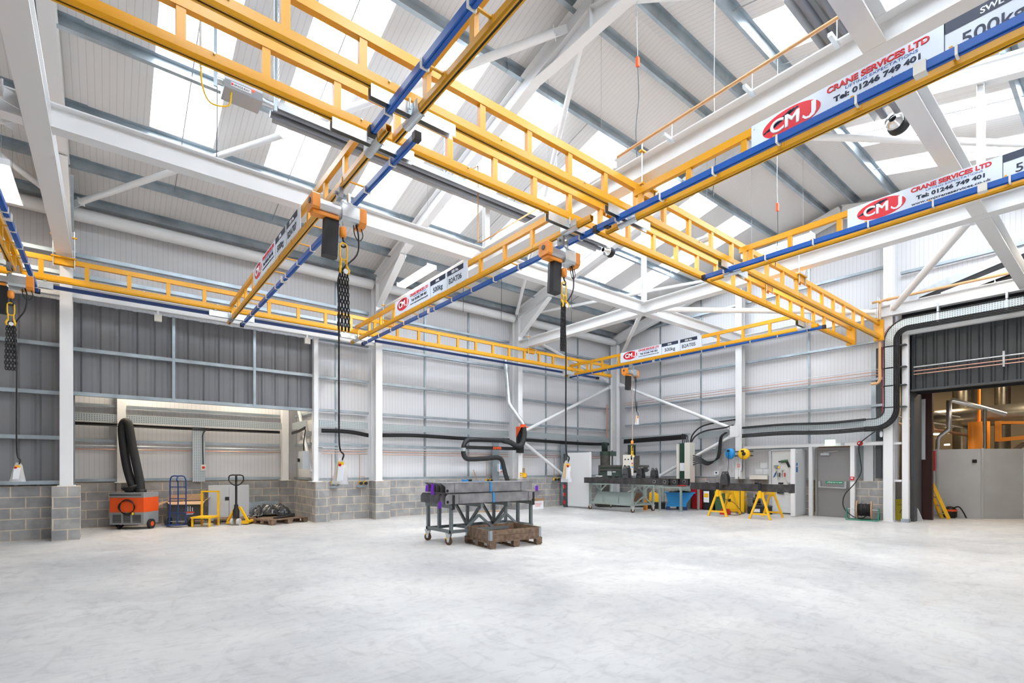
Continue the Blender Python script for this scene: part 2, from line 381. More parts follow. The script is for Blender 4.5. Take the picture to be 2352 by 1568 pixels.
# ================= STEELWORK =================
FX = [-.70, 6.2, 11.6]                            # portal frames
NTH = ['nearest the left edge', 'in the middle of the long wall', 'next to the far corner']
def column(x, y, z0, z1, label, axis='y', h=.34, w=.2, group=None):
    t = thing('steel_column', label, 'column', (x, y, z0), group)
    MB().ib((x,y,z0+.02), (x,y,z1), h, w, .016, .011, up=(0,1,0) if axis == 'y' else (1,0,0)).build('shaft', 'white', t)
    MB().box(x-.14, x+.14, y-.19, y+.17, z0, z0+.02).build('base_plate', 'white', t); return t
for x, l in zip(FX, NTH): column(x, 14.15, BH, 7.1, 'white steel column on a block pier, %s' % l)
column(17.12, 14.2, 0, 6.8, 'white steel column in the far corner of the hall')
column(4.48, 14.33, BH, 5.12, 'slim white column at the right edge of the annex opening', h=.12, w=.12)
def gcol(y, z0, z1, label, x=17.27): 
    t = thing('steel_column', label, 'column', (x, y, z0))
    MB().ib((x,y,z0+.02), (x,y,z1), .24, .22, .014, .01, up=(1,0,0)).build('shaft', 'white', t)
    MB().box(x-.14, x+.14, y-.14, y+.14, z0, z0+.02).build('base_plate', 'white', t)
gcol(8.74, BH, roof(8.74)-.58, 'white gable column above the yellow and blue hose reels')
gcol(4.42, 0, roof(4.42)-.58, 'white gable column between the fire door and the big doorway', 17.25)
for x, y, l in ((.25, 16.45, 'white column behind the black extraction hose in the annex'), (4.22, 16.45, 'white column in the back right corner of the annex')):
    column(x, y, BH, 4.6, l, h=.2, w=.18)
def und(y, off=.53): return roof(y)-off
for x, l in zip(FX, ('over the left end of the hall', 'over the middle of the hall', 'over the far part of the hall')):
    t = thing('roof_rafter', 'white steel portal rafter spanning wall to wall %s' % l, 'rafter', (x, RY, 9))
    for ys in (14.1, -2.9): MB().ib((x,ys,und(ys)+.18), (x,RY,und(RY)+.18), .36, .2, .016, .01).build('beam', 'white', t)
    for sg, yc in ((1, 13.97), (-1, -2.77)):
        h = MB(); ya, yb = yc, yc-sg*1.45
        pl = [(x-.006,ya,und(ya)+.02),(x-.006,ya,6.25),(x-.006,yb,und(yb)-.02)]
        h.poly(pl, (.012,0,0)); h.bar((x,ya,6.25), (x,yb-sg*.1,und(yb)-.02), .2, .018); h.build('haunch', 'white', t)
    h = MB(); q = [(4.2,und(4.2)),(4.75,und(4.2)-.02),(5.6,8.66),(6.45,und(7)-.02),(7.0,und(7.0))]
    h.poly([(x-.006,a,c) for a, c in q]+[(x-.006,RY,und(RY)+.05)], (.012,0,0))
    for (a, c), (d, e) in zip(q, q[1:]): h.bar((x,a,c), (x,d,e), .2, .016)
    h.bar((x,RY,8.66), (x,RY,9.4), .18, .012, up=(0,1,0)); h.build('apex_gusset', 'white', t)
# gable rafter
t = thing('gable_rafter', 'white gable rafter following the roof line on the end wall', 'rafter', (17.2, RY, 9))
for ys in (14.3, -2.9): MB().ib((17.18,ys,roof(ys)-.36), (17.18,RY,roof(RY)-.36), .36, .2).build('beam', 'white', t)
for k, (x0, x1) in enumerate(((X0, -.8), (-.6, 6.1), (6.3, 11.5), (11.7, 17.1))):
    MB().cyl((x0,14.25,6.95), (x1,14.25,6.95), .14, n=20).build('eaves_beam', 'white', label='round white eaves tube at the head of the long wall, %s bay from the left' % ORD[k], cat='beam')
# tie beams across (T) and the long beam (L)
TZ = 5.93
for x, l in zip(FX, ('leading from the nearest column overhead', 'over the middle of the hall', 'meeting the far column and the end of the hall')):
    MB().ib((x,13.96,TZ), (x,-3,TZ), .31, .25, .018, .012).build('tie_beam', 'white', label='white cross beam carrying the crane runways, %s' % l, cat='beam')
MB().ib((17.15,13.9,TZ), (17.15,-3,TZ), .31, .22, .018, .012).build('tie_beam', 'white', label='white horizontal beam along the end wall above the doorway', cat='beam')
for y, yl in ((8.6, 'on the far side'), (1.68, 'on the near side')):
    for (a, c), l in zip(((X0, -.83), (-.57, 6.07), (6.33, 11.47), (11.73, 17.0)), ('leftmost bay', 'left bay', 'middle bay', 'bay against the end wall')):
        MB().ib((a,y,TZ), (c,y,TZ), .31, .2, .018, .012).build('long_beam', 'white', label='white lengthwise beam %s of the crane runways, %s' % (yl, l), cat='beam')
for x in FX[1:]:
    for y in (8.6, 1.68):
        MB().ib((x,y,TZ+.16), (x,y,und(y)), .1, .12, .01, .008, up=(0,1,0)).build('hanger_post', 'white', label='white vertical hanger post from rafter to beam joint, %s %s' % ('middle' if x < 10 else 'far', 'side by the long wall' if y > 5 else 'side near the camera'), cat='post')
def chs(name, p0, p1, r, label):
    t = thing(name, label, 'brace', p0); p0, p1 = V(p0), V(p1); d = (p1-p0).normalized(); q0, q1 = p0+d*.22, p1-d*.22
    MB().cyl(q0, q1, r, n=18).build('tube', 'white', t)
    for a, c, q in ((p0, q0, q0), (q1, p1, q1)): MB().bar(a, c, .012, .16).bar(q-d*.008, q+d*.008, r*2.3, r*2.3).build('end_plate', 'white', t)
def rp(x, y, o=.42): return (x, y, roof(y)-o)
chs('roof_brace', rp(-.6,14.0), rp(2.75,10.2), .06, 'white roof brace tube rising from the nearest column')
chs('roof_brace', rp(2.8,10.1), rp(6.1,6.1), .07, 'white roof brace tube reaching the ridge of the middle rafter')
chs('roof_brace', rp(-4.1,10.3), rp(-.75,14.0), .06, 'white roof brace tube left of the nearest column')
chs('roof_brace', rp(11.5,14.1), rp(6.4,6.0), .055, 'white roof brace tube from the far column up to the middle ridge')
chs('roof_brace', rp(11.75,13.9), rp(17.1,9.0), .055, 'white roof brace tube from the far column towards the gable')
chs('roof_brace', rp(6.35,5.3), rp(11.5,-2.5), .07, 'white roof brace tube on the near slope beyond the big sign board')
chs('roof_brace', rp(11.7,5.2), rp(17.1,-2.0), .07, 'white roof brace tube on the near slope by the gable')
pz = TZ-.02
chs('plan_brace', (11.7,8.5,pz), (17.05,4.55,pz), .07, 'white horizontal tube from the far beam joint to the end wall')
chs('plan_brace', (11.7,8.75,pz), (17.0,14.0,pz), .06, 'white horizontal tube from the far beam joint to the far corner')
chs('plan_brace', (11.75,1.8,pz), (17.05,4.3,pz), .08, 'white horizontal tube from the near beam joint to the gable column')
chs('plan_brace', (-4.1,11.2,pz), (-.85,8.75,pz), .09, 'thick white tube at the left edge above the beam joint')
chs('plan_brace', (-4.1,6.0,pz), (-.85,8.45,pz), .09, 'thick white tube at the left edge below the beam joint')
chs('eaves_brace', (11.75,14.36,6.6), (16.9,14.36,5.25), .055, 'white diagonal tube high on the long wall, last bay')
chs('diagonal_brace', (11.7,14.2,2.75), (17.0,14.3,5.05), .06, 'white diagonal tube rising from the orange bracket to the far corner')
chs('diagonal_brace', (11.7,14.2,2.6), (15.6,14.35,.35), .06, 'white diagonal tube dropping behind the white cabinet')
chs('diagonal_brace', (17.25,8.9,2.85), (17.12,13.98,5.1), .06, 'white diagonal tube on the end wall rising to the corner')
chs('diagonal_brace', (17.25,8.9,2.7), (17.25,13.9,.3), .06, 'white diagonal tube on the end wall sloping down behind the machines')
chs('diagonal_brace', (4.4,16.35,4.4), (4.5,14.6,1.2), .05, 'white slanting tube in the annex by the isolator box')
MB().box(17.14, 17.16, 8.72, 9.05, 2.6, 3.0).build('gusset_plate', 'white', label='white bolted plate joining the two end wall braces to the gable column', cat='plate')
MB().ib((X0,14.2,5.24), (6.1,14.2,5.24), .24, .16, .014, .01).build('sheeting_beam', 'white', label='white horizontal beam under the crane runway along the long wall', cat='beam')
# beams of the big doorway
t = thing('door_frame', 'white goalpost steel frame around the doorway into the next building', 'frame', (17.25, 4.04, 0))
MB().box(17.18, 17.32, 3.97, 4.11, 0, 5.35).build('post', 'white', t)
MB().box(17.18, 17.32, -3.0, 3.97, 5.19, 5.35).build('head_beam', 'white', t)
MB().box(17.16, 17.34, 3.95, 4.13, 0, .1).build('foot', 'galv', t)
# purlins
def zed(b, p0, p1, h=.17, w=.07, t=.006, up=(0,0,1)):
    H = h/2
    return b.ext([(-w,-H),(0,-H),(0,H-t),(w,H-t),(w,H),(-t,H),(-t,-H+t),(-w,-H+t)], p0, p1, up)
PF = [6.0, 7.38, 8.9, 10.25, 11.85, 13.2, 14.3]; PN = [5.2, 4.22, 2.8, 1.35, -.18, -1.6, -2.7]
for side, ys in (('far', PF), ('near', PN)):
    for i, y in enumerate(ys):
        t = thing('roof_purlin', 'galvanised roof purlin, %s below the ridge on the %s slope' % (ORD[i], side), 'purlin', (6, y, roof(y)-.17), 'roof purlins')
        b = MB(); n_ = V(0, RS if y > RY else -RS, 1).normalized()
        zed(b, (X0,y,roof(y)-.087), (17.35,y,roof(y)-.087), up=n_); b.build('section', 'galv', t)
        for x in FX: zed(MB(), (x-.4,y-.012,roof(y)-.09), (x+.4,y-.012,roof(y)-.09), .178, .078, up=n_).build('sleeve', 'galv', t)
# sag rods between purlins
for side, ys in (('far', PF[1:6]), ('near', PN[1:5])):
    for i, (a, c) in enumerate(zip(ys, ys[1:])):
        for j, x in enumerate((1.12, 3.1, 8.1, 9.9, 13.2, 15.2)):
            MB().cyl((x,a,roof(a)-.1), (x,c,roof(c)-.1), .009, n=6).build('sag_rod', 'grey_metal', label='thin tie rod on the %s roof slope, %s row from the ridge, %s along' % (side, ORD[i], ORD[j]), cat='rod', group='roof tie rods')
# sheeting rails
def rail(p0, p1, label, h=.07, group='wall rails'):
    MB().ext([(-.06,-h/2),(.06,-h/2),(.06,h/2),(.052,h/2),(.052,-h/2+.008),(-.06,-h/2+.008)], p0, p1).build('sheeting_rail', 'galv', label=label, cat='rail', group=group)
zr = [1.19, 2.18, 3.15, 4.08, 5.16, 6.12]
zn = ['lowest', 'second', 'third', 'fourth', 'fifth', 'sixth']
for i, z in enumerate(zr):
    for (a, c), l in zip(((4.62 if z < 6 else 6.0, 6.08), (6.3, 11.45), (11.75, 17.0)), ('short bay right of the annex', 'middle bay', 'bay ending in the far corner')):
        rail((a,14.5,z), (c,14.5,z), 'galvanised wall rail on the long wall, %s from floor, %s' % (zn[i], l))
for z, l in ((4.08, 'across the dark cladding above the annex opening'), (3.12, 'forming the head of the annex opening'), (5.68, 'just behind the crane runway over the annex'), (6.12, 'above the crane runway over the annex')):
    rail((-.6,14.44,z), (6.06 if z > 5 else 4.42,14.44,z), 'galvanised wall rail %s' % l, .08)
for z, l in ((1.2, 'on top of the block wall'), (2.15, 'at chest height above it'), (3.1, 'third up'), (4.12, 'fourth up'), (5.68, 'behind the crane runway'), (6.12, 'above the crane runway')):
    rail((X0,14.44,z), (-.8,14.44,z), 'galvanised rail left of the nearest column, %s' % l, .08)
for i, z in enumerate([1.15, 2.17, 3.33, 4.1, 5.2, 6.15, 7.3]):
    for (a, c), l in zip(((13.9, 8.86), (8.62, 4.55)), ('left part', 'right part')):
        if i < 2 and c < 5: c = 6.45
        rail((17.47,a,z), (17.47,c,z), 'galvanised wall rail on the end wall, %s from floor, %s' % ((zn+['seventh'])[i], l))
rail((17.47,4.2,7.0), (17.47,-3,7.0), 'galvanised rail on the gable above the big doorway')
for z, l in ((1.2,'lowest'), (2.2,'second'), (3.1,'third')):
    rail((-4,16.55,z), (.15,16.55,z), 'galvanised rail on the annex back wall, %s, left of the column' % l)
    rail((.35,16.55,z), (4.1,16.55,z), 'galvanised rail on the annex back wall, %s, right of the column' % l)
    rail((4.55,16.4,z), (4.55,14.7,z), 'galvanised rail on the annex side wall, %s' % l)
# vertical side posts between rails
for x, l in ((1.2,'left'), (2.95,'right')):
    MB().box(x-.03, x+.03, 14.36, 14.38, OH, 5.1).build('side_post', 'galv', label='galvanised vertical post on the dark cladding, %s one' % l, cat='post', group='wall posts')
for x, l in ((8.05,'left of the fume arm'), (9.75,'behind the fume arm'), (13.4,'behind the yellow cable'), (15.2,'towards the far corner'), (5.15, 'right of the annex')):
    MB().box(x-.03, x+.03, 14.562, 14.596, BH+.08, 6.9).build('side_post', 'galv', label='galvanised vertical post on the long wall, %s' % l, cat='post', group='wall posts')
for y, l in ((12.2,'nearest the corner'), (10.4,'behind the green pillar'), (6.62,'left of the fire door')):
    MB().box(17.532, 17.556, y-.03, y+.03, 2.3 if y < 7 else BH+.08, 8).build('side_post', 'galv', label='galvanised vertical post on the end wall, %s' % l, cat='post', group='wall posts')

# ================= OVERHEAD CRANES =================
def crail(b, p0, p1, w=.11, h=.15):
    """hollow track, slot along the underside"""
    W, i, g, k = w/2, w/2-.007, .011, h*.28
    return b.ext([(-W*.75,0),(-g,0),(-g,.008),(-W*.55,.012),(-i,k+.008),(-i,h-.008),(i,h-.008),(i,k+.008),(W*.55,.012),(g,.008),(g,0),(W*.75,0),(W,k),(W,h),(-W,h),(-W,k)], p0, p1)
def girder(t, p0, p1, z, h, posts, wr=.085, hr=.115, ct=.095, wt=.07, top0=0, top1=0):
    """ladder girder from p0 to p1 in plan; posts and top chord measured along it"""
    p0, p1 = V(p0[0],p0[1],z), V(p1[0],p1[1],z); d = (p1-p0).normalized(); L = (p1-p0).length
    crail(MB(), p0, p1, wr, hr).build('track', 'yellow', t)
    MB().bar(p0+V(0,0,.013), p1+V(0,0,.013), .022, .006).build('slot', 'black', t)
    zt = h-ct/2; MB().bar(p0+d*top0+V(0,0,zt), p1-d*top1+V(0,0,zt), wt, ct).build('top_chord', 'yellow', t)
    for a in posts:
        q = p0+d*a; MB().bar(q+V(0,0,hr), q+V(0,0,h-ct), wt*.8, .075, up=d).build('web_post', 'yellow', t)
    return d
def runway(name, label, y, x0, x1, z, posts, clamps, rods=True):
    t = thing(name, label, 'crane runway', (x0, y, z))
    girder(t, (x0,y), (x1,y), z, .49, [p-x0 for p in posts])
    for x in clamps:
        MB().box(x-.12, x+.12, y-.048, y+.048, z+.03, z+.121).build('track_sleeve', 'yellow', t)
        c = MB().box(x-.19, x+.19, y-.085, y+.085, z+.49, z+.515).box(x-.17, x+.17, y-.05, y-.038, z+.36, z+.49).box(x-.17, x+.17, y+.038, y+.05, z+.36, z+.49)
        c.build('clamp', 'yellow', t)
        if x < 17:
            for dx in (-.16, .16):
                MB().cyl((x+dx,y-.06,z+.30), (x+dx,y-.06,TZ+.30), .009, n=8).build('threaded_rod', 'zinc', t)
            MB().box(x-.2, x+.2, y-.09, y-.03, TZ+.16, TZ+.18).build('top_bar', 'yellow', t)
    for p in posts[::2]: MB().cyl((p+.25,y-.058,z+.1), (p+.25,y-.044,z+.1), .009, n=8).build('bolt', 'zinc', t)
    return t
PS = [-.35+.685*k for k in range(-5, 25)]
wr = runway('crane_runway', 'long yellow ladder girder running along the block-and-panel wall', 13.4, X0, 15.9, 5.18, [p for p in PS if X0+.1 < p < 15.7], FX)
MB().bar((X0,13.62,5.13), (15.3,13.62,5.13), .05, .07).build('power_rail', 'navy', wr, label='dark blue power rail')
MB().box(15.25, 15.4, 13.58, 13.66, 5.08, 5.17).build('end_cap', 'black', wr)
PA = [.49+.685*k for k in range(-6, 23)]
for y, nm in ((5.25, 'farther from'), (4.57, 'closer to')):
    r = runway('crane_runway', 'long yellow ladder girder high across the hall, %s the camera of the parallel pair' % nm, y, X0, 16.9, 5.13, [p for p in PA if X0+.1 < p < 16.6], FX+[16.85][:0])
    MB().box(16.86, 16.98, y-.11, y+.11, 5.09, 5.66).build('end_bracket', 'yellow', r)
    MB().box(16.6, 16.8, y-.07, y+.07, 5.62, 5.65).build('clamp', 'yellow', r)
    for dx in (16.62, 16.78): MB().cyl((dx,y-.05,5.6), (dx,y-.05,6.25), .009, n=8).build('threaded_rod', 'zinc', r)
    MB().box(16.58, 16.82, y-.08, y-.02, 6.1, 6.12).build('top_bar', 'yellow', r)

def board(t, x, y0, y1, z0, z1, serial=None, k=1.0):
    """printed name board on the -x face of a bridge, reading from y0 down to y1"""
    L = y0-y1; H = z1-z0; bd = MB().box(x-.012, x, y1, y0, z0, z1).build('sign_board', 'sign_white', t)
    R = (0,-1,0); U = (0,0,1); xf = x-.0135
    def at(a, h): return (xf, y0-a*L, z0+h*H)
    e = MB(); n = 40; cy, cz, A, B = y0-.135*L, z0+.56*H, .095*L, .40*H
    e.poly([(xf,cy+A*cos(2*pi*i/n),cz+B*sin(2*pi*i/n)) for i in range(n)], (.001,0,0)); e.build('logo', 'sign_red', bd)
    st = MB()
    for i in range(4):
        v0 = .30-.17*i; st.poly([(xf-.001,cy+A*(.97-.14*i),cz+B*(-.1+.05*i)),(xf-.001,cy+A*(.93-.14*i),cz+B*(-.22+.05*i)),(xf-.001,cy-A*(.05+.12*i),cz+B*(.70)),(xf-.001,cy-A*(.0+.12*i),cz+B*(.84))], (.0008,0,0)) if i < 3 else None
    st.build('logo_stripe', 'sign_navy', bd)
    text('CM', H*.56, at(.066,.38), R, U, 'paper', bd, 'logo_letters', width=.098*L, bold=H*.020)
    j0, jw = .176, .026; jb = MB(); jp = [(0,.50),(.35,.40),(.7,.38),(1,.46),(1,.80),(1.55,.80),(1.55,.46),(1.35,.36),(.8,.31),(.3,.33),(-.1,.42)]
    jb.poly([(xf-.003, y0-(j0+a*jw)*L, z0+h*H) for a, h in jp], (.002,0,0)); jb.build('logo_letter', 'paper', bd)
    e2 = .018
    text('CRANE SERVICES LTD', H*.24, at(.248,.76), R, U, 'sign_red', bd, width=.265*L, bold=H*.011)
    text('LIFTING EXPECTATIONS', H*.115, at(.30,.63), R, U, 'safety_blue', bd, width=.185*L, bold=0)
    text('Tel: 01246 749 401', H*.21, at(.268,.41), R, U, 'sign_navy', bd, width=.225*L, bold=H*.009)
    text('www.cmjcraneservices.co.uk', H*.145, at(.25,.21), R, U, 'sign_navy', bd, width=.262*L, bold=H*.003)
    def panel(a0, a1, head, body, wid):
        MB().box(xf-.001, xf, y0-a1*L, y0-a0*L, z0+.70*H, z1).build('header_band', 'sign_navy', bd)
        MB().box(xf-.001, xf, y0-a0*L-.006, y0-a0*L, z0, z1).build('divider_line', 'sign_navy', bd)
        c = (a0+a1)/2; text(head, H*.22, (xf-.002, y0-c*L, z0+.76*H), R, U, 'paper', bd, bold=H*.006, center=True)
        text(body, H*.44, (xf-.001, y0-c*L, z0+.20*H), R, U, 'sign_navy', bd, bold=H*.004, center=True, width=wid*L)
    panel(.545, .742, 'SWL', '500kg', .125)
    if serial: panel(.765, .955, 'SER No.', serial, .15)
    else: panel(.765, .955, 'SER No.', 'B2AT04', .15)
    for a in (.01, .5, .99): MB().cyl((xf-.003,y0-a*L,z0+.85*H), (xf,y0-a*L,z0+.85*H), .007, n=8).build('rivet', 'zinc', bd)

def bridge(label, x, y0, y1, tops, posts, bar_dx, crossings, bd=None, serial=None, blue='blue', bz=5.02, by=None, ends=True):
    t = thing('crane_bridge', label, 'crane bridge', (x, y0, 4.99)); z = 4.99
    crail(MB(), (x,y0,z), (x,y1,z), .07, .085).build('track', 'yellow', t)
    MB().bar((x,y0,z+.012), (x,y1,z+.012), .022, .006).build('slot', 'black', t)
    MB().box(x-.03, x+.03, tops[1], tops[0], 5.33, 5.42).build('top_chord', 'yellow', t)
    for p in posts: MB().box(x-.025, x+.025, p-.035, p+.035, 5.075, 5.33).build('web_post', 'yellow', t)
    c0, c1 = by or (y0-.1, y1); pr_ = MB()
    for off in (-.022, 0, .022): pr_.bar((x+bar_dx+off*.9,c0,bz+(.008 if off else 0)), (x+bar_dx+off*.9,c1,bz+(.008 if off else 0)), .021, .07)
    pr_.build('power_rail', blue, t)
    for ye in (c0, c1): MB().box(x+bar_dx-.04, x+bar_dx+.04, ye-.035, ye+.035, bz-.045, bz+.045).build('end_cap', 'black', t)
    yy = c0-.35 if c1 < c0 else c0; k = 0; sg = 1 if bar_dx > 0 else -1
    while yy > c1+.1:
        MB().box(x+sg*.03, x+bar_dx, yy-.012, yy+.012, 5.062, 5.078).box(x+bar_dx-.012, x+bar_dx+.012, yy-.012, yy+.012, 5.05, 5.09).build('bracket', 'yellow', t)
        MB().box(x+bar_dx-.042, x+bar_dx+.042, yy-.05, yy-.03, bz-.042, bz+.045).build('rail_clip', 'cream', t)
        MB().box(x-.042, x+.042, yy-.03, yy+.03, 5.012, 5.08).build('track_clip', 'yellow', t)
        if k == 5: MB().box(x+bar_dx-.046, x+bar_dx+.046, yy+.16, yy+.25, bz-.046, bz+.055).build('rail_joint', 'cream', t)
        yy -= .73; k += 1
    for yc in crossings:
        MB().box(x-.47, x+.47, yc-.035, yc-.03, 5.02, 5.14).box(x-.47, x+.47, yc+.03, yc+.035, 5.02, 5.14).build('trolley', 'zinc', t)
        for dx in (-.35, .35): MB().cyl((x+dx,yc-.03,5.16), (x+dx,yc+.03,5.16), .03, n=12).build('wheel', 'grey_metal', t)
        g = MB(); n = 9; pts = [(x+.052*cos(pi+pi*i/(n-1)), 5.03+.052*sin(pi+pi*i/(n-1))) for i in range(n)]
        pr2 = [(x-.052,5.12)]+pts+[(x+.052,5.12),(x+.042,5.12)]+[(x+.042*cos(-pi*i/(n-1)), 5.03+.043*sin(-pi*i/(n-1))) for i in range(n)]+[(x-.042,5.12)]
        g.poly([(a,yc-.16,c) for a, c in pr2], (0,.32,0)); g.build('saddle', 'zinc', t)
        for dx in (-.08, .08): MB().cyl((x+dx,yc-.06,5.05), (x+dx,yc-.06,5.16), .01, n=8).cyl((x+dx,yc+.06,5.05), (x+dx,yc+.06,5.16), .01, n=8).build('bolt', 'zinc', t)
    if bd: board(t, x-.035, bd[0], bd[1], 5.085, 5.42, serial)
    return t
def fr(a, b, s): 
    r = []
    while a > b: r.append(a); a -= s
    return r
P1 = [13.38, 12.62, 11.9, 11.15]+fr(7.55, 5.4, .72)
bridge('yellow crane bridge with hanging chains, its board ending in serial number 07', 2.27, 13.85, 4.88, (13.55, 5.5), P1, .28, (13.4, 5.25), (10.95, 7.82), 'B2AT07', by=(13.8, 4.80))
bridge('yellow crane bridge with its board ending in serial number 06', 5.32, 13.85, 4.83, (13.55, 5.5), P1, .30, (13.4, 5.25), (11.0, 7.92), 'B2AT06', by=(13.75, 4.8))
bridge('small distant yellow crane bridge with its board ending in serial number 05', 13.65, 13.75, 4.95, (13.5, 5.6), P1, .25, (13.4, 5.25), (11.05, 8.05), 'B2AT05', by=(13.7, 4.9))
bridge('yellow crane bridge at the left edge of the hall without a board in view', -1.33, 13.85, 4.75, (13.5, 5.5), fr(13.35, 5.4, .72), .22, (13.4, 5.25), None, by=(13.7, 4.8))
bridge('yellow crane bridge passing overhead at the top of the hall, blue power rail beside it', 2.40, 5.0, -2.6, (4.4, -2.2), fr(4.3, -2.2, .8), -.25, (4.57,), None, by=(5.02, -2.5))
bridge('near crane bridge with the largest lettered name board', 5.80, 4.97, -2.6, (4.45, -2.2), [4.35, 2.88]+fr(-.5, -2.2, .8)+[3.6], -.2, (4.57,), (2.78, -.35), None, bz=5.018, by=(5.0, -2.5))
bridge('crane bridge parallel to the largest board, farther back with the second big name board', 8.78, 5.0, -2.6, (4.45, -2.2), [4.35, 4.25, 2.88]+fr(-.5, -2.2, .8)+[3.6], -.2, (4.57,), (2.76, -.35), None, bz=5.018, by=(5.02, -2.5))

def chainlinks(pts, s=.036, r=.0055, n=10, m=5):
    """hanging chain: links alternately turned along the polyline"""
    b = MB(); pts = [V(p) for p in pts]; k = 0; carry = 0
    for a, c in zip(pts, pts[1:]):
        d = (c-a); L = d.length; d = d/L; t = carry
        while t < L:
            q = a+d*t; sd = V(1,0,0) if k % 2 else V(0,1,0); b.ring(q, sd, s*.26, r, n, m, sx=s*.32, side=d); t += s; k += 1
        carry = t-L
    return b
def hoist(label, x, y, bag=True, hook_z=4.38, pend=None, mir=1):
    t = thing('chain_hoist', label, 'hoist', (x, y, 4.99)); X = lambda a: x+a*mir
    MB().box(x-.025, x+.025, y-.06, y+.06, 4.86, 4.99).cyl((x-.06,y,4.93), (x+.06,y,4.93), .022, n=12).build('trolley', 'grey_metal', t)
    MB().box(x+.10, x+.13, y-.03, y+.03, 4.84, 4.96).box(x+.05, x+.16, y-.01, y+.01, 4.84, 4.86).build('trolley_bracket', 'zinc', t)
    body = MB(); n = 14
    body.ext([(.085*cos(2*pi*i/n)*(1.0 if i % 2 else .93), .085*sin(2*pi*i/n)*(1.0 if i % 2 else .93)) for i in range(n)], (X(-.28),y,4.70), (X(0),y,4.70)); body.build('motor_body', 'alu', t)
    MB().ext([(-.08,-.12),(.08,-.12),(.1,-.08),(.1,.06),(.07,.1),(-.07,.1),(-.1,.06),(-.1,-.08)], (X(0),y,4.71), (X(.22),y,4.71)).build('gearbox', 'zinc', t)
    e = MB().ext([(-.085,-.09),(.085,-.09),(.105,-.07),(.105,.08),(.08,.1),(-.08,.1),(-.105,.08),(-.105,-.07)], (X(-.36),y,4.71), (X(-.27),y,4.71)).build('end_cover', 'orange', t)
    MB().cyl((X(-.362),y,4.73), (X(-.37),y,4.73), .035, n=16).build('fan_grille', 'dark_grey', e)
    MB().ext([(-.09,-.14),(.06,-.14),(.1,-.1),(.1,.07),(.07,.09),(-.07,.09),(-.1,.07),(-.1,-.12)], (X(.22),y,4.71), (X(.31),y,4.71)).build('end_cover', 'orange', t)
    MB().box(X(-.34), X(-.03), y-.06, y+.06, 4.575, 4.615).build('lower_cover', 'orange', t)
    if bag:
        MB().ext([(-.08,-.065),(.08,-.065),(.095,0),(.08,.065),(-.08,.065),(-.095,0)], (X(-.10),y+.03,4.58), (X(-.12),y+.03,4.12), up=(0,1,0)).build('chain_bag', 'black', t)
    z0 = 4.56; ch = [(X(.03),y-.03,z0), (X(.03),y-.03,hook_z+.12)]
    chainlinks(ch, .03, .004).build('load_chain', 'zinc' if hook_z > 4 else 'copper', t)
    if hook_z < 4: chainlinks([(X(.055),y-.03,z0), (X(.055),y-.03,hook_z+.12)], .03, .004).build('load_chain', 'zinc', t)
    MB().lathe([(0,.13),(.03,.13),(.045,.11),(.045,.03),(.032,0),(0,0)], (X(.03),y-.03,hook_z), n=8).build('hook_block', 'orange', t)
    h = MB(); cx, cz = X(.03), hook_z-.085
    h.tube([(cx,y-.03,hook_z), (cx,y-.03,hook_z-.03)]+[(cx+.034*sin(a), y-.03, cz+.034*cos(a)) for a in [i*.5 for i in range(1, 10)]], [.011]*2+[.012,.013,.013,.013,.013,.012,.011,.009,.006], 8).build('hook', 'black', t)
    if pend:
        px, py, pz = pend
        pts = [(X(.2),y-.02,4.6), (X(.23),y-.03,4.45), (X(.20),y-.05,4.2), (x+px*.7,y+py*.7,3.9), (x+px,y+py,3.4), (x+px,y+py,pz+.75), (x+px+.01,y+py,pz+.42), (x+px+.05,y+py-.02,pz+.34), (x+px+.03,y+py-.01,pz+.26)]
        MB().tube(smooth(pts), .011, 8).build('pendant_cable', 'black', t)
        MB().tube(smooth([(X(.27),y,4.6), (X(.3),y,4.48), (X(.24),y-.02,4.4), (X(.18),y-.03,4.46), (X(.17),y-.02,4.58)]), .007, 8).build('power_cable', 'black', t)
        cx, cy = x+px+.02, y+py; dy = V(.5,-.86,0); c = MB()
        c.ext([(-.03,-.035),(.03,-.035),(.033,.03),(-.033,.03)], (cx,cy,pz+.25), (cx-.02,cy,pz+.03), up=(0,1,0))
        p = c.build('pendant', 'hook_yellow', t)
        MB().cyl((cx-.02,cy-.035,pz+.21), (cx-.03,cy-.055,pz+.21), .018, n=12).build('stop_button', 'red', p)
        MB().ext([(-.045,-.002),(.035,-.002),(.035,.002),(-.045,.002)], (cx,cy-.045,pz+.21), (cx-.02,cy-.045,pz+.01), up=(0,1,0)).build('instruction_sheet', 'paper', p)
        bg_ = MB(); rings = []
        prof = [(.018,.30),(.03,.285),(.05,.24),(.075,.1),(.095,.0),(.1,-.03)]; n = 14; vs = []
        for r_, h_ in prof:
            for i in range(n):
                a = 2*pi*i/n; w = 1+.12*sin(5*a+h_*30); vs.append((cx+(r_*cos(a)*w)*1.05-.02*(.3-h_), cy+r_*sin(a)*w*.55, pz+h_))
        bg_.add(vs, [(i*n+j, i*n+(j+1) % n, (i+1)*n+(j+1) % n, (i+1)*n+j) for i in range(len(prof)-1) for j in range(n)], True)
        bg_.build('plastic_bag', 'bag', t, recalc=False)
    return t
def smooth(pts, k=5):
    """Catmull-Rom through the points"""
    P = [V(p) for p in pts]; P = [P[0]*2-P[1]]+P+[P[-1]*2-P[-2]]; out = []
    for i in range(1, len(P)-2):
        for j in range(k):
            t = j/k; a, b, c, d = P[i-1], P[i], P[i+1], P[i+2]
            out.append(.5*((2*b)+(c-a)*t+(2*a-5*b+4*c-d)*t*t+(3*b-a-3*c+d)*t**3))
    out.append(P[-2]); return out
hoist('orange and silver hoist under the bridge with serial 07', 2.25, 6.25, pend=(-.03, -.06, 1.33))
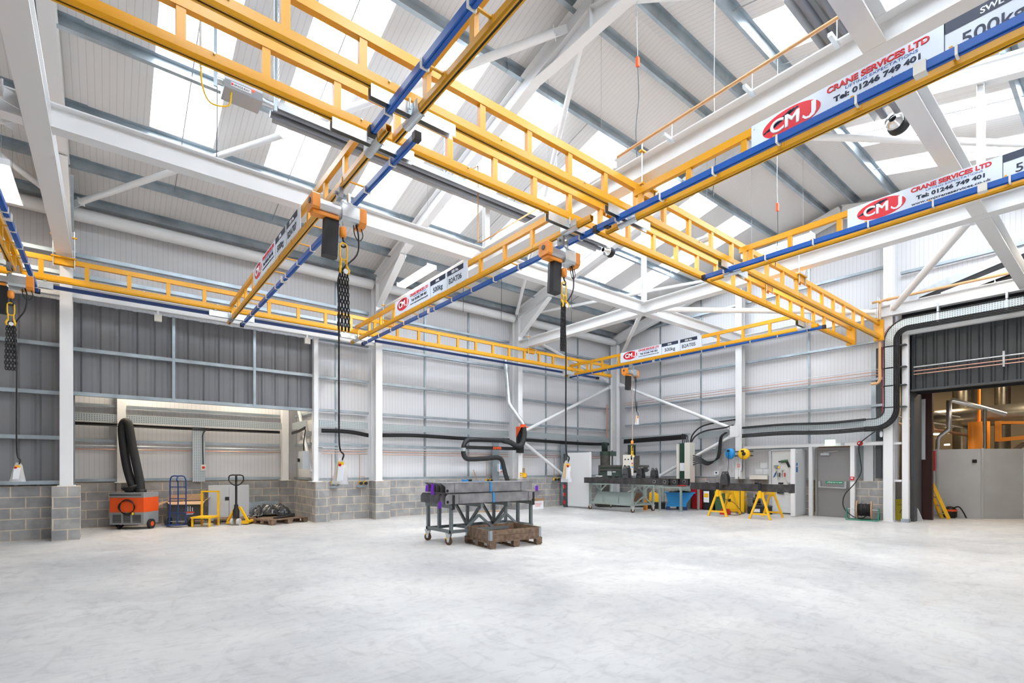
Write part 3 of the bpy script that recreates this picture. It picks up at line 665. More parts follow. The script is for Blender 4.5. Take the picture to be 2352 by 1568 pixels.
hoist('orange and silver hoist with square black bag, bridge with serial 06', 5.32, 5.45, pend=(.10, 0, 1.32))
hoist('small distant chain hoist with its hook lowered to the drilled steel parts', 13.65, 10.65, hook_z=2.3, pend=(.25, -.05, 3.0))
hoist('chain hoist at the left edge with long dark chains below', -1.33, 12.0, pend=(.10, -.05, 1.30))
def sling(label, x, y, top, drop, strands):
    t = thing('chain_sling', label, 'chain sling', (x, y, top))
    MB().ring((x,y,top-.10), (0,1,0), .045, .010, 24, 8, sx=.06, side=(0,0,1)).build('master_ring', 'hook_yellow', t)
    for i, dx in enumerate((-.035, .035)):
        MB().ring((x+dx,y,top-.24), (1,0,0), .02, .008, 16, 6, sx=.03).tube([(x+dx,y,top-.27), (x+dx*1.3,y-.02,top-.31), (x+dx*1.6,y-.045,top-.34), (x+dx*1.5,y-.03,top-.375), (x+dx,y,top-.37)], [.014,.016,.015,.013,.008], 8).build('clutch_hook', 'hook_yellow', t)
    MB().cyl((x+.01,y-.05,top-.36), (x+.01,y-.056,top-.36), .032, n=12).build('tag', 'paper', t)
    for i in range(strands):
        dx = (-.062, -.02, .025, .068)[i % 4]; dy = (i//4)*.03
        chainlinks([(x+dx*.7,y+dy,top-.34), (x+dx,y+dy,top-drop+.05), (x+dx*.85,y+dy,top-drop)], .048, .0085, 10, 5).build('chain', 'black', t)
    return t
sling('yellow ring sling with four black chains below the serial 07 hoist', 2.28, 6.2, 4.30, 1.1, 4)
sling('yellow ring sling with bundled black chain below the serial 06 hoist', 5.35, 5.42, 4.30, 1.05, 3)
sling('yellow ring sling with long black chains by the left edge', -1.30, 11.97, 4.30, 1.12, 4)
sling('short yellow ring sling hanging over the drilling machine', 13.68, 10.62, 2.25, .45, 2)

# ================= FIRE DOOR AND END WALL FITTINGS =================
mat('grey_door', (.23, .22, .22), .45)
dr = struct('door_1', MB().box(17.42, 17.47, 5.47, 6.32, .01, 2.06), 'grey_door')
MB().box(17.40, 17.5, 5.40, 5.465, 0, 2.14).box(17.40, 17.5, 6.325, 6.39, 0, 2.14).box(17.40, 17.5, 5.465, 6.325, 2.065, 2.14).build('door_frame', 'grey_door', dr)
MB().box(17.35, 17.42, 5.98, 6.22, 1.90, 1.97).build('door_closer', 'zinc', dr)
MB().bar((17.37,6.15,1.985), (17.37,5.75,2.03), .02, .012).build('closer_arm', 'zinc', dr)
pb = MB().bar((17.33,5.52,.90), (17.33,6.26,.92), .035, .035).build('push_bar', 'zinc', dr)
for y in (5.53, 6.25): MB().box(17.33, 17.42, y-.025, y+.025, .90, 1.10).build('bar_bracket', 'zinc', pb)
sg = MB().box(17.412, 17.419, 5.62, 6.10, 1.03, 1.10).build('door_sign', 'safety_green', dr)
text('Push bar to open', .052, (17.410,6.00,1.05), (0,-1,0), (0,0,1), 'paper', sg, width=.36, bold=.001)
MB().bar((17.41,6.065,1.062), (17.41,6.05,1.05), .004, .008).bar((17.41,6.05,1.05), (17.41,6.02,1.085), .004, .008).box(17.409, 17.411, 6.008, 6.012, 1.035, 1.095).build('tick_mark', 'paper', sg)
def wlab(mb, name, m, label, cat, **k): return mb.build(name, m, label=label, cat=cat, **k)
wlab(MB().box(17.24, 17.34, 6.42, 6.52, 0, 2.17), 'door_post', 'white', 'white square post on the hinge side of the grey fire door', 'post')
wlab(MB().box(17.24, 17.34, 5.27, 5.38, 0, 2.17), 'door_post', 'white', 'white square post between the fire door and the cable drum', 'post')
wlab(MB().box(17.22, 17.36, 4.56, 8.62, 2.17, 2.26), 'door_beam', 'white', 'white horizontal beam above the grey fire door', 'beam')
t = thing('exit_sign', 'glowing pale green emergency exit light above the fire door', 'exit sign', (17.2, 5.9, 2.25))
MB().box(17.17, 17.21, 5.76, 6.03, 2.19, 2.37).build('housing', 'exit_glow', t); MB().box(17.21, 17.26, 5.80, 5.99, 2.262, 2.35).build('bracket', 'paper', t)
t = thing('alarm_sounder', 'red alarm sounder on the beam above the fire door', 'alarm', (17.2, 5.1, 2.2))
MB().lathe([(0,0),(.05,0),(.065,.02),(.065,.05),(.075,.055),(.075,.07)], (17.15,5.12,2.23), (1,0,0)).build('body', 'red', t); MB().cyl((17.14,5.12,2.23), (17.15,5.12,2.23), .025).build('face', 'paper', t)
wlab(MB().box(17.17, 17.22, 5.52, 5.60, 2.19, 2.27), 'junction_box', 'plastic_grey', 'small grey box on the beam beside the exit light', 'box')
t = thing('call_point', 'red fire alarm call point on the white post by the fire door', 'call point', (17.2, 5.33, 1.2))
MB().box(17.19, 17.24, 5.27, 5.37, 1.15, 1.25).build('body', 'red', t); MB().box(17.185, 17.19, 5.29, 5.35, 1.19, 1.225).build('glass', 'paper', t)
t = thing('sensor', 'small white detector at the top of the gable column foot', 'detector', (17.1, 4.55, 2.4))
MB().lathe([(0,0),(.03,.01),(.035,.06),(.035,.14),(.02,.17),(0,.18)], (17.1,4.57,2.38)).build('body', 'paper', t)
# grey cladding strips and dark jambs by the doorway
wlab(MB().box(17.45, 17.55, 4.86, 5.1, BH, 2.16), 'infill_panel', 'light_grey', 'pale panel strip above the blocks beside the cable drum', 'panel')
for y0, y1, m, l in ((4.66,4.80,'dark_grey','dark grey strip left of the gable column'), (5.10,5.25,'grey_paint','slate grey strip beside the fire door post')):
    wlab(MB().box(17.44, 17.55, y0, y1, BH+.08, 2.16), 'infill_panel', m, l, 'panel')
wlab(MB().box(17.50, 17.55, 4.56, 4.78, 2.3, 5.0), 'jamb_lining', 'dark_grey', 'dark vertical lining left of the brown pipe', 'panel')
wlab(MB().box(17.49, 17.555, 4.80, 4.92, 2.3, 5.0), 'jamb_lining', 'galv', 'galvanised vertical lining left of the dark strip', 'panel')
for y, z in ((4.3, 1.15), (4.3, 2.2)): wlab(MB().box(17.22, 17.30, 4.13, 4.31, z-.03, z+.03), 'cross_rail', 'white', 'white short rail between column and door post, %s' % ('lower' if z < 2 else 'upper'), 'rail')
wlab(MB().box(18.5, 18.56, 4.12, 4.60, 0, 1.12), 'concrete_slab', 'light_grey', 'grey concrete upstand between the column and the door post', 'slab')
wlab(MB().poly([(17.9,3.80,0),(17.9,4.12,0),(17.9,4.12,1.15),(17.9,4.06,1.15),(17.9,3.98,.5)], (.06,0,0)), 'leaning_board', 'light_grey', 'pale pointed board leaning inside the doorway', 'board')
# jambs of the next building
wlab(MB().box(17.6, 18.35, 3.93, 4.02, 0, 3.62), 'jamb_cladding', 'dark_grey', 'dark grey cladding forming the left jamb of the doorway', 'panel')
wlab(MB().box(18.40, 18.44, 3.86, 3.96, 1.75, 3.5), 'pale_strip', 'light_grey', 'pale vertical strip on the dark jamb', 'strip')
wlab(MB().ib((18.62,3.86,0), (18.62,3.86,4.6), .26, .16, .012, .01, up=(0,1,0)), 'brown_column', 'maroon', 'dark maroon steel column just inside the doorway', 'column')
def wetsign():
    t = thing('wet_floor_sign', 'yellow folding caution sign behind the gable column', 'sign')
    a = MB().poly([(-.15,-.12,0),(.15,-.12,0),(.11,0,.6),(-.11,0,.6)], (0,-.012,0)).build('front_leaf', 'dirty_yellow', t)
    MB().poly([(-.15,.12,0),(.15,.12,0),(.11,.01,.6),(-.11,.01,.6)], (0,.012,0)).build('rear_leaf', 'dirty_yellow', t)
    text('CAUTION', .045, (-.09,-.052,.42), (1,0,0), (0,.2,1), 'black', a, width=.17)
    MB().tube([(-.04,-.1,.2),(0,-.085,.3),(.05,-.09,.22),(.02,-.1,.17)], .008, 6).build('symbol', 'black', a); return t
place(wetsign(), (18.02, 4.35, 0), radians(-62))
# ---- cable tray and cables ----
def strip_tray(pts, w, label, axis='z', m='perforated'):
    """upright tray strip following pts with width w in z"""
    b = MB()
    for a, c in zip(pts, pts[1:]):
        b.bar(a, c, .012, w); d = (V(c)-V(a)).normalized()
    b.build('cable_tray', m, label=label, cat='cable tray')
def cables(pts, offs, r, label, cat='cable', group=None):
    t = thing('cable_bundle', label, 'cables', pts[0])
    for dy, dz in offs: MB().tube(smooth([(p[0]+dy*.3, p[1]+dy, p[2]+dz) for p in pts], 4), r, 6).build('cable', 'black', t)
    return t
strip_tray([(-3.9,16.4,2.78), (4.12,16.4,2.78)], .2, 'perforated cable tray along the annex back wall')
strip_tray([(4.4,16.3,2.78), (4.4,14.9,2.78)], .2, 'perforated cable tray on the annex side wall')
for a, c, l in ((4.6, 6.02, 'between annex and middle column'), (6.4, 11.4, 'across the middle bay behind the fume arm'), (11.85, 16.9, 'from the fume arm column to the far corner')):
    strip_tray([(a,14.40,2.76), (c,14.40,2.76)], .2, 'perforated cable tray on the long wall %s' % l)
strip_tray([(17.32,14.0,2.80), (17.32,10.7,2.80)], .08, 'narrow cable tray on the end wall by the corner')
strip_tray([(17.32,10.4,2.72), (17.32,8.92,2.78)], .24, 'perforated cable tray on the end wall right of the green pillar')
strip_tray([(17.10,8.55,2.80), (17.10,4.75,2.80)], .2, 'perforated cable tray on the end wall above the fire door')
OF4 = [(0,0), (.012,-.028), (0,-.056), (.012,-.084), (-.02,-.04)]
cables([(-3.9,16.36,2.62), (-.5,16.36,2.64), (1.6,16.36,2.62), (4.05,16.34,2.62)], OF4[:3], .016, 'black cables along the annex back wall under the tray')
cables([(4.36,16.2,2.6), (4.36,15.5,2.62), (4.36,14.85,2.68)], OF4[:3], .016, 'black cables on the annex side wall')
cables([(4.65,14.34,2.60), (5.4,14.33,2.60), (6.02,14.34,2.52)], OF4, .018, 'black cables right of the annex opening')
cables([(6.42,14.34,2.54), (7.6,14.33,2.58), (9.5,14.34,2.55), (11.38,14.34,2.57)], OF4, .018, 'black cables across the middle bay under the tray')
cables([(11.9,14.34,2.60), (13.4,14.33,2.58), (15.4,14.33,2.55), (16.85,14.32,2.58)], OF4, .02, 'black cables on the long wall near the far corner')
cables([(17.22,13.8,2.66), (17.2,12.6,2.68), (17.2,11.4,2.70), (17.18,10.8,2.72)], [(0,.03*k) for k in range(-3, 3)]+[(-.03,.0)], .022, 'thick bundle of black cables along the end wall to the green pillar')
dt_ = thing('drop_cables', 'black cables bending down into the top of the green pillar', 'cables', (17, 10.7, 2.6))
for j, (y, z) in enumerate(((10.85,2.76), (10.78,2.80), (10.70,2.78), (10.62,2.74))):
    MB().tube(smooth([(17.15,11.1,2.70), (17.1,y+.1,z), (17.0,y,2.62), (17.0,y-.02,2.44)]), .018, 6).build('cable', 'black', dt_)
wlab(MB().tube(smooth([(17.0,10.52,2.44), (17.05,10.45,2.75), (17.1,10.2,3.0), (17.2,9.9,3.12), (17.25,9.2,3.2), (17.25,8.9,3.22)]), .028, 8), 'drop_cable', 'black', 'thick black cable looping high out of the green pillar', 'cable')
wlab(MB().tube(smooth([(17.0,10.5,2.44), (17.08,10.35,2.7), (17.18,10.0,2.88), (17.2,9.3,2.95), (17.2,8.95,3.02)]), .028, 8), 'drop_cable', 'black', 'thick black cable in the lower loop out of the green pillar', 'cable')
strip_tray([(17.36,9.62,2.70), (17.36,9.62,1.85), (17.36,9.75,1.75), (17.36,10.35,1.72)], .16, 'perforated tray elbow dropping behind the black cable loops')
lt = thing('cable_loop', 'bundle of black cables looping low into the side of the green pillar', 'cables', (17.2, 9.3, 2))
for j in range(5):
    MB().tube(smooth([(17.2,9.25-.02*j,2.78), (17.16,9.42-.02*j,2.62), (17.15,9.48-.025*j,2.2), (17.13,9.55-.02*j,1.85), (17.1,9.85,1.62+.03*j), (17.05,10.15,1.70+.05*j), (17.0,10.42,1.62+.09*j)]), .018, 6).build('cable', 'black', lt)
mt = thing('cable_bundle', 'thick black cables along the end wall leading to the riser by the doorway', 'cables', (17, 6.5, 2.6))
for j, (dx, dz) in enumerate(((0,0), (0,-.045), (-.02,-.09), (-.02,.22), (.0,.25))):
    MB().tube(smooth([(17.04+dx,8.55,2.66+dz), (17.02+dx,7.2,2.68+dz), (17.02+dx,5.9,2.64+dz), (17.0+dx,4.92,2.67+dz)]), .022, 7).build('cable', 'black', mt)
# riser tray: a swan neck, perforated, with cables on its doorway side
def arc(cy, cz, R_, a0, a1, n=10): return [V(17.0, cy+R_*cos(radians(a0+(a1-a0)*i/n)), cz+R_*sin(radians(a0+(a1-a0)*i/n))) for i in range(n+1)]
R1 = [V(17.0,4.95,2.80)]+arc(4.72, 3.16, .36, 270, 180)+arc(3.91, 5.05, .45, 0, 90)+[V(17.0,-2.5,5.50)]
def ribbon(pts, w, dep=.012):
    b = MB(); vs = []; m = len(pts)
    for i, p in enumerate(pts):
        d = (pts[min(i+1, m-1)]-pts[max(i-1, 0)]).normalized(); n_ = d.cross(V(1,0,0)).normalized()
        for a, c in ((-w/2, 0), (w/2, 0), (w/2, dep), (-w/2, dep)): vs.append(p+n_*a+V(c,0,0))
    b.add(vs, [(i*4+k, i*4+(k+1) % 4, (i+1)*4+(k+1) % 4, (i+1)*4+k) for i in range(m-1) for k in range(4)]+[(3,2,1,0), (4*m-4,4*m-3,4*m-2,4*m-1)]); return b
t = thing('cable_riser', 'swan-neck cable tray rising up the gable column and over the doorway', 'cable tray', (17, 4.4, 2.8))
ribbon(R1, .20).build('tray', 'perforated', t)
def off(pts, o, dx=0):
    m = len(pts); r = []
    for i, p in enumerate(pts):
        d = (pts[min(i+1, m-1)]-pts[max(i-1, 0)]).normalized(); r.append(p+d.cross(V(1,0,0)).normalized()*o+V(dx,0,0))
    return r
for o, r_ in ((.11,.014), (-.12,.02), (-.16,.02), (-.20,.02), (-.235,.016)): MB().tube(off(R1, o, -.02), r_, 7).build('cable', 'black', t)
for z in (3.2, 3.8, 4.3, 4.9): MB().box(17.0, 17.2, 3.99, 4.55, z-.015, z+.015).build('support_strut', 'dark_grey', t)
for y in (3.3, 2.0, .5): MB().box(16.97, 17.17, y-.02, y+.02, 5.36, 5.85).build('hanger', 'zinc', t)
wlab(MB().tube(off(R1[8:18], .145, -.01), .008, 6), 'red_cable', 'red', 'thin red fire alarm cable beside the riser', 'cable')
# brown waste pipe
t = thing('brown_pipe', 'tan brown pipe dropping down the gable column and running along the beam', 'pipe', (16.95, 4.6, 4))
MB().tube(smooth([(16.93,4.76,3.90), (16.93,4.62,3.90), (16.93,4.56,4.0), (16.93,4.56,4.3)], 4), .04, 12).cyl((16.93,4.56,4.3), (16.93,4.56,6.12), .034).build('down_pipe', 'tan', t)
MB().tube(smooth([(16.93,4.56,6.10), (16.93,4.54,6.18), (16.93,4.45,6.20), (16.93,4.2,6.20), (16.93,-2.5,6.22)], 4), .036, 12).build('cross_pipe', 'tan', t)
for y in (4.35, 4.0): MB().cyl((16.93,y+.05,6.2), (16.93,y-.05,6.2), .046).build('collar', 'tan', t)
for y in (3.7, 2.2): MB().cyl((16.93,y,6.24), (16.93,y,6.05), .008, n=6).bar((16.93,y,6.06), (17.05,y,6.06), .03, .04).build('pipe_bracket', 'zinc', t)
# copper and grey pipes
def pipes(runs, label, r=.014, m='copper'):
    for i, p in enumerate(runs): wlab(MB().tube(p, r, 8), 'pipe_run', m, (label % ORD[i]) if '%s' in label else label, 'pipe')
pipes([[(17.33,13.9,4.20+d), (17.33,4.7,4.20+d)] for d in (0,.09)], '%s copper pipe along the end wall at mid height', .011)
pipes([[(17.33,13.9,4.36), (17.33,4.7,4.36)]], 'thin grey conduit above the copper pipes on the end wall', .011, 'zinc')
pipes([[(17.40,3.9,4.10+d), (17.40,-2.8,4.10+d)] for d in (0,.09)], '%s copper pipe across the dark doorway cladding', .014)
pipes([[(17.40,3.9,4.30), (17.40,-2.8,4.30)]], 'grey conduit across the dark doorway cladding', .018, 'zinc')
wlab(MB().box(17.37, 17.44, 2.08, 2.12, 4.03, 4.42), 'pipe_bracket', 'zinc', 'grey bracket holding the pipes on the dark cladding', 'bracket')
for z, m, l in ((2.00,'copper','upper copper pipe'), (1.92,'copper','lower copper pipe'), (2.08,'zinc','pale conduit')):
    for a, c, ll in ((4.7, 6.02, 'beside the annex'), (6.42, 11.4, 'across the middle bay'), (11.87, 16.8, 'near the far corner')):
        pipes([[(a,14.42,z), (c,14.42,z)]], '%s along the long wall %s' % (l, ll), .011 if m == 'copper' else .014, m)
pipes([[(-3.9,16.45,1.98), (4.1,16.45,1.98)]], 'copper pipe along the annex back wall', .014)
pipes([[(-3.9,16.45,2.07), (4.1,16.45,2.07)]], 'pale conduit along the annex back wall', .016, 'zinc')
pipes([[(16.78,14.38,2.8), (16.78,14.38,4.25)], [(16.84,14.38,2.8), (16.84,14.38,4.25)]], '%s vertical copper pipe in the far corner', .018)
# gas valves
def valves(x, n_, label, y=14.38):
    t = thing('valve_set', label, 'valve', (x, y, 1.0))
    MB().box(x-.14, x+.14, y+.0, y+.06, .93, 1.0).build('bracket', 'galv', t)
    for k in range(n_):
        cx = x-.07+.15*k
        MB().lathe([(0,0),(.035,0),(.045,.02),(.045,.07),(.02,.09),(0,.09)], (cx,y-.06,1.06), (0,-1,0)).build('regulator_dial', 'black', t)
        MB().box(cx-.03, cx+.03, y-.06, y+.02, 1.02, 1.12).build('valve_body', 'hook_yellow', t)
    MB().tube([(x-.07,y,1.12), (x-.07,y,1.92)], .010, 8).build('copper_drop', 'copper', t)
    MB().tube([(x-.07,y,1.26), (x+.08,y,1.26), (x+.08,y,1.12)], .009, 8).build('copper_link', 'copper', t)
valves(5.02, 2, 'pair of black gas regulators on the blocks beside the annex opening')
valves(5.84, 2, 'pair of black gas regulators close to the middle column')
valves(10.45, 2, 'gas regulators on the blocks behind the fume arm')
valves(13.72, 2, 'gas regulators left of the vertical tray with sockets')
# isolator box in the annex
t = thing('isolator_box', 'grey isolator cabinet with black handle beside the annex opening', 'switch box', (4.3, 14.9, 1.5))
MB().box(4.25, 4.44, 14.72, 15.12, 1.48, 1.98).build('body', 'plastic_grey', t)
MB().box(4.2, 4.25, 15.0, 15.05, 1.68, 1.78).cyl((4.22,15.02,1.73), (4.25,15.02,1.73), .04).build('handle', 'black', t)
wlab(MB().tube(smooth([(4.36,15.0,2.0), (4.36,14.98,2.3), (4.37,14.85,2.6)]), .016, 8), 'box_cable', 'black', 'black cable from the grey isolator cabinet up to the tray', 'cable')
wlab(MB().box(1.80, 2.10, 16.36, 16.39, BH, 2.66), 'upright_tray', 'perforated', 'wide upright cable tray on the annex back wall', 'cable tray')
t = thing('isolator_switch', 'cream switch box with red knob on the upright annex tray', 'switch box', (2.05, 16.3, 1.45))
MB().box(1.99, 2.11, 16.30, 16.36, 1.44, 1.60).build('body', 'cream', t); MB().cyl((2.05,16.27,1.52), (2.05,16.30,1.52), .035).build('knob', 'red', t)
wlab(MB().tube(smooth([(2.05,16.33,1.6), (2.04,16.33,2.2), (2.06,16.33,2.5), (2.25,16.33,2.62)]), .014, 8), 'switch_cable', 'black', 'black cable feeding the switch box with the red knob', 'cable')
# vertical trays with sockets on the long wall
wlab(MB().box(10.62, 10.92, 14.36, 14.38, .15, 2.55), 'upright_tray', 'galv', 'upright galvanised tray behind the fume arm with a blue socket', 'cable tray')
t = thing('power_socket', 'blue and white industrial socket behind the black fume hose', 'socket', (10.9, 14.3, 1.35))
MB().box(10.84, 10.94, 14.26, 14.36, 1.38, 1.66).build('body', 'paper', t); MB().box(10.90, 11.04, 14.22, 14.30, 1.46, 1.66).build('lid', 'sky_blue', t); MB().cyl((10.95,14.28,1.36), (10.95,14.28,1.40), .04).build('plug_collar', 'red', t)
wlab(MB().box(14.02, 14.38, 14.36, 14.38, .1, 2.6), 'upright_tray', 'galv', 'upright galvanised tray beside the white cabinet with sockets', 'cable tray')
for k, (z, m) in enumerate(((.95,'hook_yellow'), (.70,'hook_yellow'), (.40,'black'))):
    t = thing('wall_socket', 'white switch on the tray beside the white cabinet, %s from the top' % ORD[k], 'socket', (14.2, 14.3, z), 'sockets by the cabinet')
    MB().box(14.12, 14.29, 14.30, 14.36, z, z+.13).build('body', 'paper', t); MB().box(14.18, 14.22, 14.28, 14.30, z+.04, z+.09).build('switch', m, t)
# spiral duct and fume arm on column 3
t = thing('spiral_duct', 'galvanised round duct coming down to the orange bracket', 'duct', (11.2, 14.0, 3))
MB().tube(smooth([(11.16,14.28,5.4), (11.16,14.24,5.0)], 2)+[V(11.17,14.12,3.85), V(11.2,14.05,3.7), V(11.45,13.8,3.2), V(11.52,13.75,3.1), V(11.52,13.75,2.98)], .085, 16).build('duct', 'zinc', t)
t = thing('extraction_boom', 'black articulated fume extraction arm on the orange column bracket', 'fume extractor', (11.5, 13.7, 2.9))
MB().poly([(11.30,13.86,2.95),(11.68,13.86,2.95),(11.68,13.62,2.95),(11.30,13.62,2.95)], (0,0,.025)).poly([(11.30,13.86,2.95),(11.30,13.86,2.6),(11.30,13.62,2.92),(11.30,13.62,2.95)], (.02,0,0)).cyl((11.52,13.74,2.97), (11.52,13.74,3.06), .1).build('bracket', 'red_orange', t)
MB().box(11.36, 11.66, 13.86, 13.93, 2.05, 2.95).build('back_plate', 'black', t)
ar = MB().box(9.1, 11.4, 13.68, 13.76, 2.13, 2.24).build('boom', 'black', t)
text('KEMPER', .11, (10.15,13.675,2.145), (1,0,0), (0,0,1), 'red_orange', ar, width=.36, bold=.004)
MB().tube(smooth([(11.52,13.70,2.95), (11.5,13.64,2.7), (11.38,13.62,2.36), (11.15,13.62,2.28), (10.85,13.64,2.40), (10.55,13.66,2.45)], 5), .09, 16).build('top_hose', 'rubber', t)
MB().tube(smooth([(10.55,13.66,2.45), (9.3,13.66,2.44), (9.08,13.66,2.40), (8.96,13.66,2.25), (8.94,13.66,2.08)], 6), .075, 16).build('upper_tube', 'black', t)
MB().tube(smooth([(8.94,13.66,2.12), (8.95,13.66,1.95), (9.05,13.66,1.82), (9.3,13.66,1.80), (9.9,13.66,1.83), (10.3,13.66,1.86), (10.5,13.66,1.78), (10.6,13.66,1.5), (10.68,13.66,1.25), (10.8,13.66,.98)], 6), .078, 16).build('lower_hose', 'rubber', t)
for x in (8.94,): MB().cyl((x,13.66,2.05), (x,13.66,2.16), .088).build('hose_clamp', 'zinc', t)
# hose reels
for nm, y, z, m, l in (('hose_reel', 8.94, 2.01, 'sky_blue', 'blue hose reel on the gable column'), ('hose_reel', 8.44, 1.99, 'hook_yellow', 'yellow hose reel beside the blue one')):
    t = thing(nm, l, 'hose reel', (16.95, y, z))
    MB().lathe([(0,-.07),(.16,-.07),(.19,-.04),(.19,.04),(.16,.07),(0,.07)], (16.95,y,z), (.93,.22,0) if m == 'hook_yellow' else (.86,-.3,0), n=18).build('drum', m, t)
    if m == 'hook_yellow': MB().cyl((16.88,y-.02,z), (16.86,y-.025,z), .06).build('hub', 'black', t)
    MB().box(16.86, 16.98, y-.03, y+.07, z+.06, z+.13).build('guide', 'black', t)
    MB().tube(smooth([(16.85,y,z+.05), (16.83,y-.01,z-.3), (16.86,y+.03,z-.55), (16.86,y+.05,z-.62)]), .009, 6).build('hose', 'black', t)
for z in (1.93, 2.08): wlab(MB().box(17.06, 17.1, 8.2, 9.1, z-.02, z+.02), 'strut_rail', 'dark_grey', 'slotted strut behind the hose reels, %s one' % ('lower' if z < 2 else 'upper'), 'rail')
wlab(MB().tube([(16.92,8.62,1.9), (16.92,8.62,1.3), (16.92,8.62,1.2)], .006, 6).box(16.90, 16.94, 8.6, 8.64, 1.12, 1.2), 'air_line', 'grey_metal', 'thin air line with coupling below the yellow hose reel', 'hose')
t = thing('notice', 'white notice with red print on the gable column', 'notice', (17.1, 8.74, 1.5)); MB().box(17.145, 17.149, 8.65, 8.82, 1.5, 1.68).build('sheet', 'paper', t)
for k in range(4): MB().box(17.142, 17.144, 8.67, 8.80, 1.53+.035*k, 1.545+.035*k).build('text_line', 'sign_red', t)
wlab(MB().box(17.08, 17.15, 8.65, 8.83, 1.14, 1.44), 'column_box', 'paper', 'white box at the foot of the gable column', 'box')
for y, z, l in ((8.05,1.60,'upper'), (8.22,1.38,'lower left'), (7.95,1.38,'lower right')):
    wlab(MB().box(17.548, 17.552, y-.12, y+.12, z-.09, z+.09), 'paper_sheet', 'paper', 'white paper on the end wall by the hose reels, %s one' % l, 'paper')
wlab(MB().box(17.2, 17.38, 7.78, 8.38, BH, BH+.13), 'ledge_box', 'cream', 'long cream box lying on the block wall ledge', 'box')
t = thing('thermostat', 'small white control panel with dark screen below the cable loops', 'control panel', (17.3, 9.75, 1.3)); MB().box(17.40, 17.44, 9.62, 9.80, 1.26, 1.40).build('case', 'paper', t); MB().box(17.397, 17.4, 9.67, 9.74, 1.31, 1.36).build('screen', 'screen', t)
wlab(MB().box(17.46, 17.5, 9.28, 9.42, 1.92, 2.08).cyl((17.42,9.35,2.02), (17.46,9.35,2.02), .05), 'camera_bracket', 'paper', 'small round white sensor on an arm beside the loops', 'sensor')

# ================= ROOF SERVICES =================
def heater(x0, x1, y, z, label, fan_end=1):
    t = thing('radiant_heater', label, 'heater', (x0, y, z))
    for dy in (-.085, .085): MB().cyl((x0,y+dy,z), (x1,y+dy,z), .048, n=14).build('burner_tube', 'heater_grey', t)
    h = MB(); w = [(-.20,-.05),(-.15,.09),(-.03,.12),(0,.09),(.03,.12),(.15,.09),(.20,-.05),(.195,-.055),(.145,.08),(.03,.105),(0,.075),(-.03,.105),(-.145,.08),(-.195,-.055)]
    h.ext([(-a, c) for a, c in w], (x0+.05,y,z), (x1-.05,y,z)); h.build('reflector', 'light_grey', t)
    n_ = int((x1-x0)//1.5)
    for k in range(n_+1):
        xx = x0+.1+(x1-x0-.2)*k/n_
        MB().box(xx-.015, xx+.015, y-.22, y+.22, z+.11, z+.14).build('cross_bracket', 'zinc', t)
        chainlinks([(xx,y,z+.14), (xx,y,roof(y)-.05)], .045, .004, 8, 4).build('support_chain', 'zinc', t) if k % 2 == 0 else None
    return t
h1 = heater(1.95, 9.6, 8.35, 7.0, 'long radiant tube heater slung above the parallel yellow girders')
bx = MB().box(1.28, 1.78, 8.13, 8.45, 6.93, 7.18).build('burner_box', 'alu', h1)
MB().box(1.28, 1.78, 8.125, 8.13, 6.93, 7.05).build('front_plate', 'grey_metal', bx)
pl_ = MB().box(1.36, 1.62, 8.118, 8.124, 6.97, 7.03).build('name_plate', 'paper', bx)
text('SPACE-RAY', .04, (1.40,8.116,6.985), (1,0,0), (0,0,1), 'black', pl_, width=.20); MB().box(1.365, 1.39, 8.114, 8.117, 6.985, 7.015).build('logo', 'sign_red', pl_)
MB().box(1.63, 1.67, 8.11, 8.124, 7.02, 7.04).build('indicator', 'led', bx)
MB().cyl((1.18,8.28,7.08), (1.28,8.28,7.08), .055).build('inlet', 'zinc', h1); MB().tube([(1.78,8.23,7.0), (1.84,8.23,7.0), (1.96,8.23,7.0)], [.06,.045,.045], 12).build('burner_neck', 'alu', h1)
MB().tube(smooth([(1.38,8.2,6.93), (1.34,8.2,6.72), (1.12,8.2,6.66), (1.02,8.2,6.85), (1.0,8.2,7.15)]), .012, 8).build('gas_hose', 'hook_yellow', h1)
MB().cyl((1.0,8.2,7.1), (1.0,8.2,7.9), .018).build('gas_pipe', 'cream', h1)
for x in (1.15, 1.93): MB().box(x-.02, x+.02, 8.0, 8.03, 6.8, 8.7).build('slotted_strap', 'galv', h1)
fan = MB().lathe([(.03,0),(.10,.02),(.11,.12),(.05,.16),(.05,.24)], (9.9,8.4,6.98), (-1,0,0)).build('fan_cone', 'chrome', h1)
MB().lathe([(0,0),(.09,0),(.12,.03),(.12,.10),(.06,.12)], (10.02,8.4,6.98), (-1,0,0)).build('fan_motor', 'black', h1)
h2 = heater(6.1, 9.45, 2.4, 7.0, 'radiant tube heater beyond the largest sign board')
MB().lathe([(.03,0),(.12,.03),(.12,.14),(.05,.2)], (9.72,2.4,6.95), (-1,0,0)).build('fan_cone', 'chrome', h2)
MB().lathe([(0,0),(.12,0),(.15,.04),(.15,.10),(.06,.14)], (9.85,2.38,6.95), (-1,0,0)).build('fan_motor', 'black', h2)
MB().tube(smooth([(9.7,2.3,7.06), (9.75,2.2,7.2), (9.7,2.15,7.35)]), .05, 10).build('flexible_duct', 'chrome', h2)
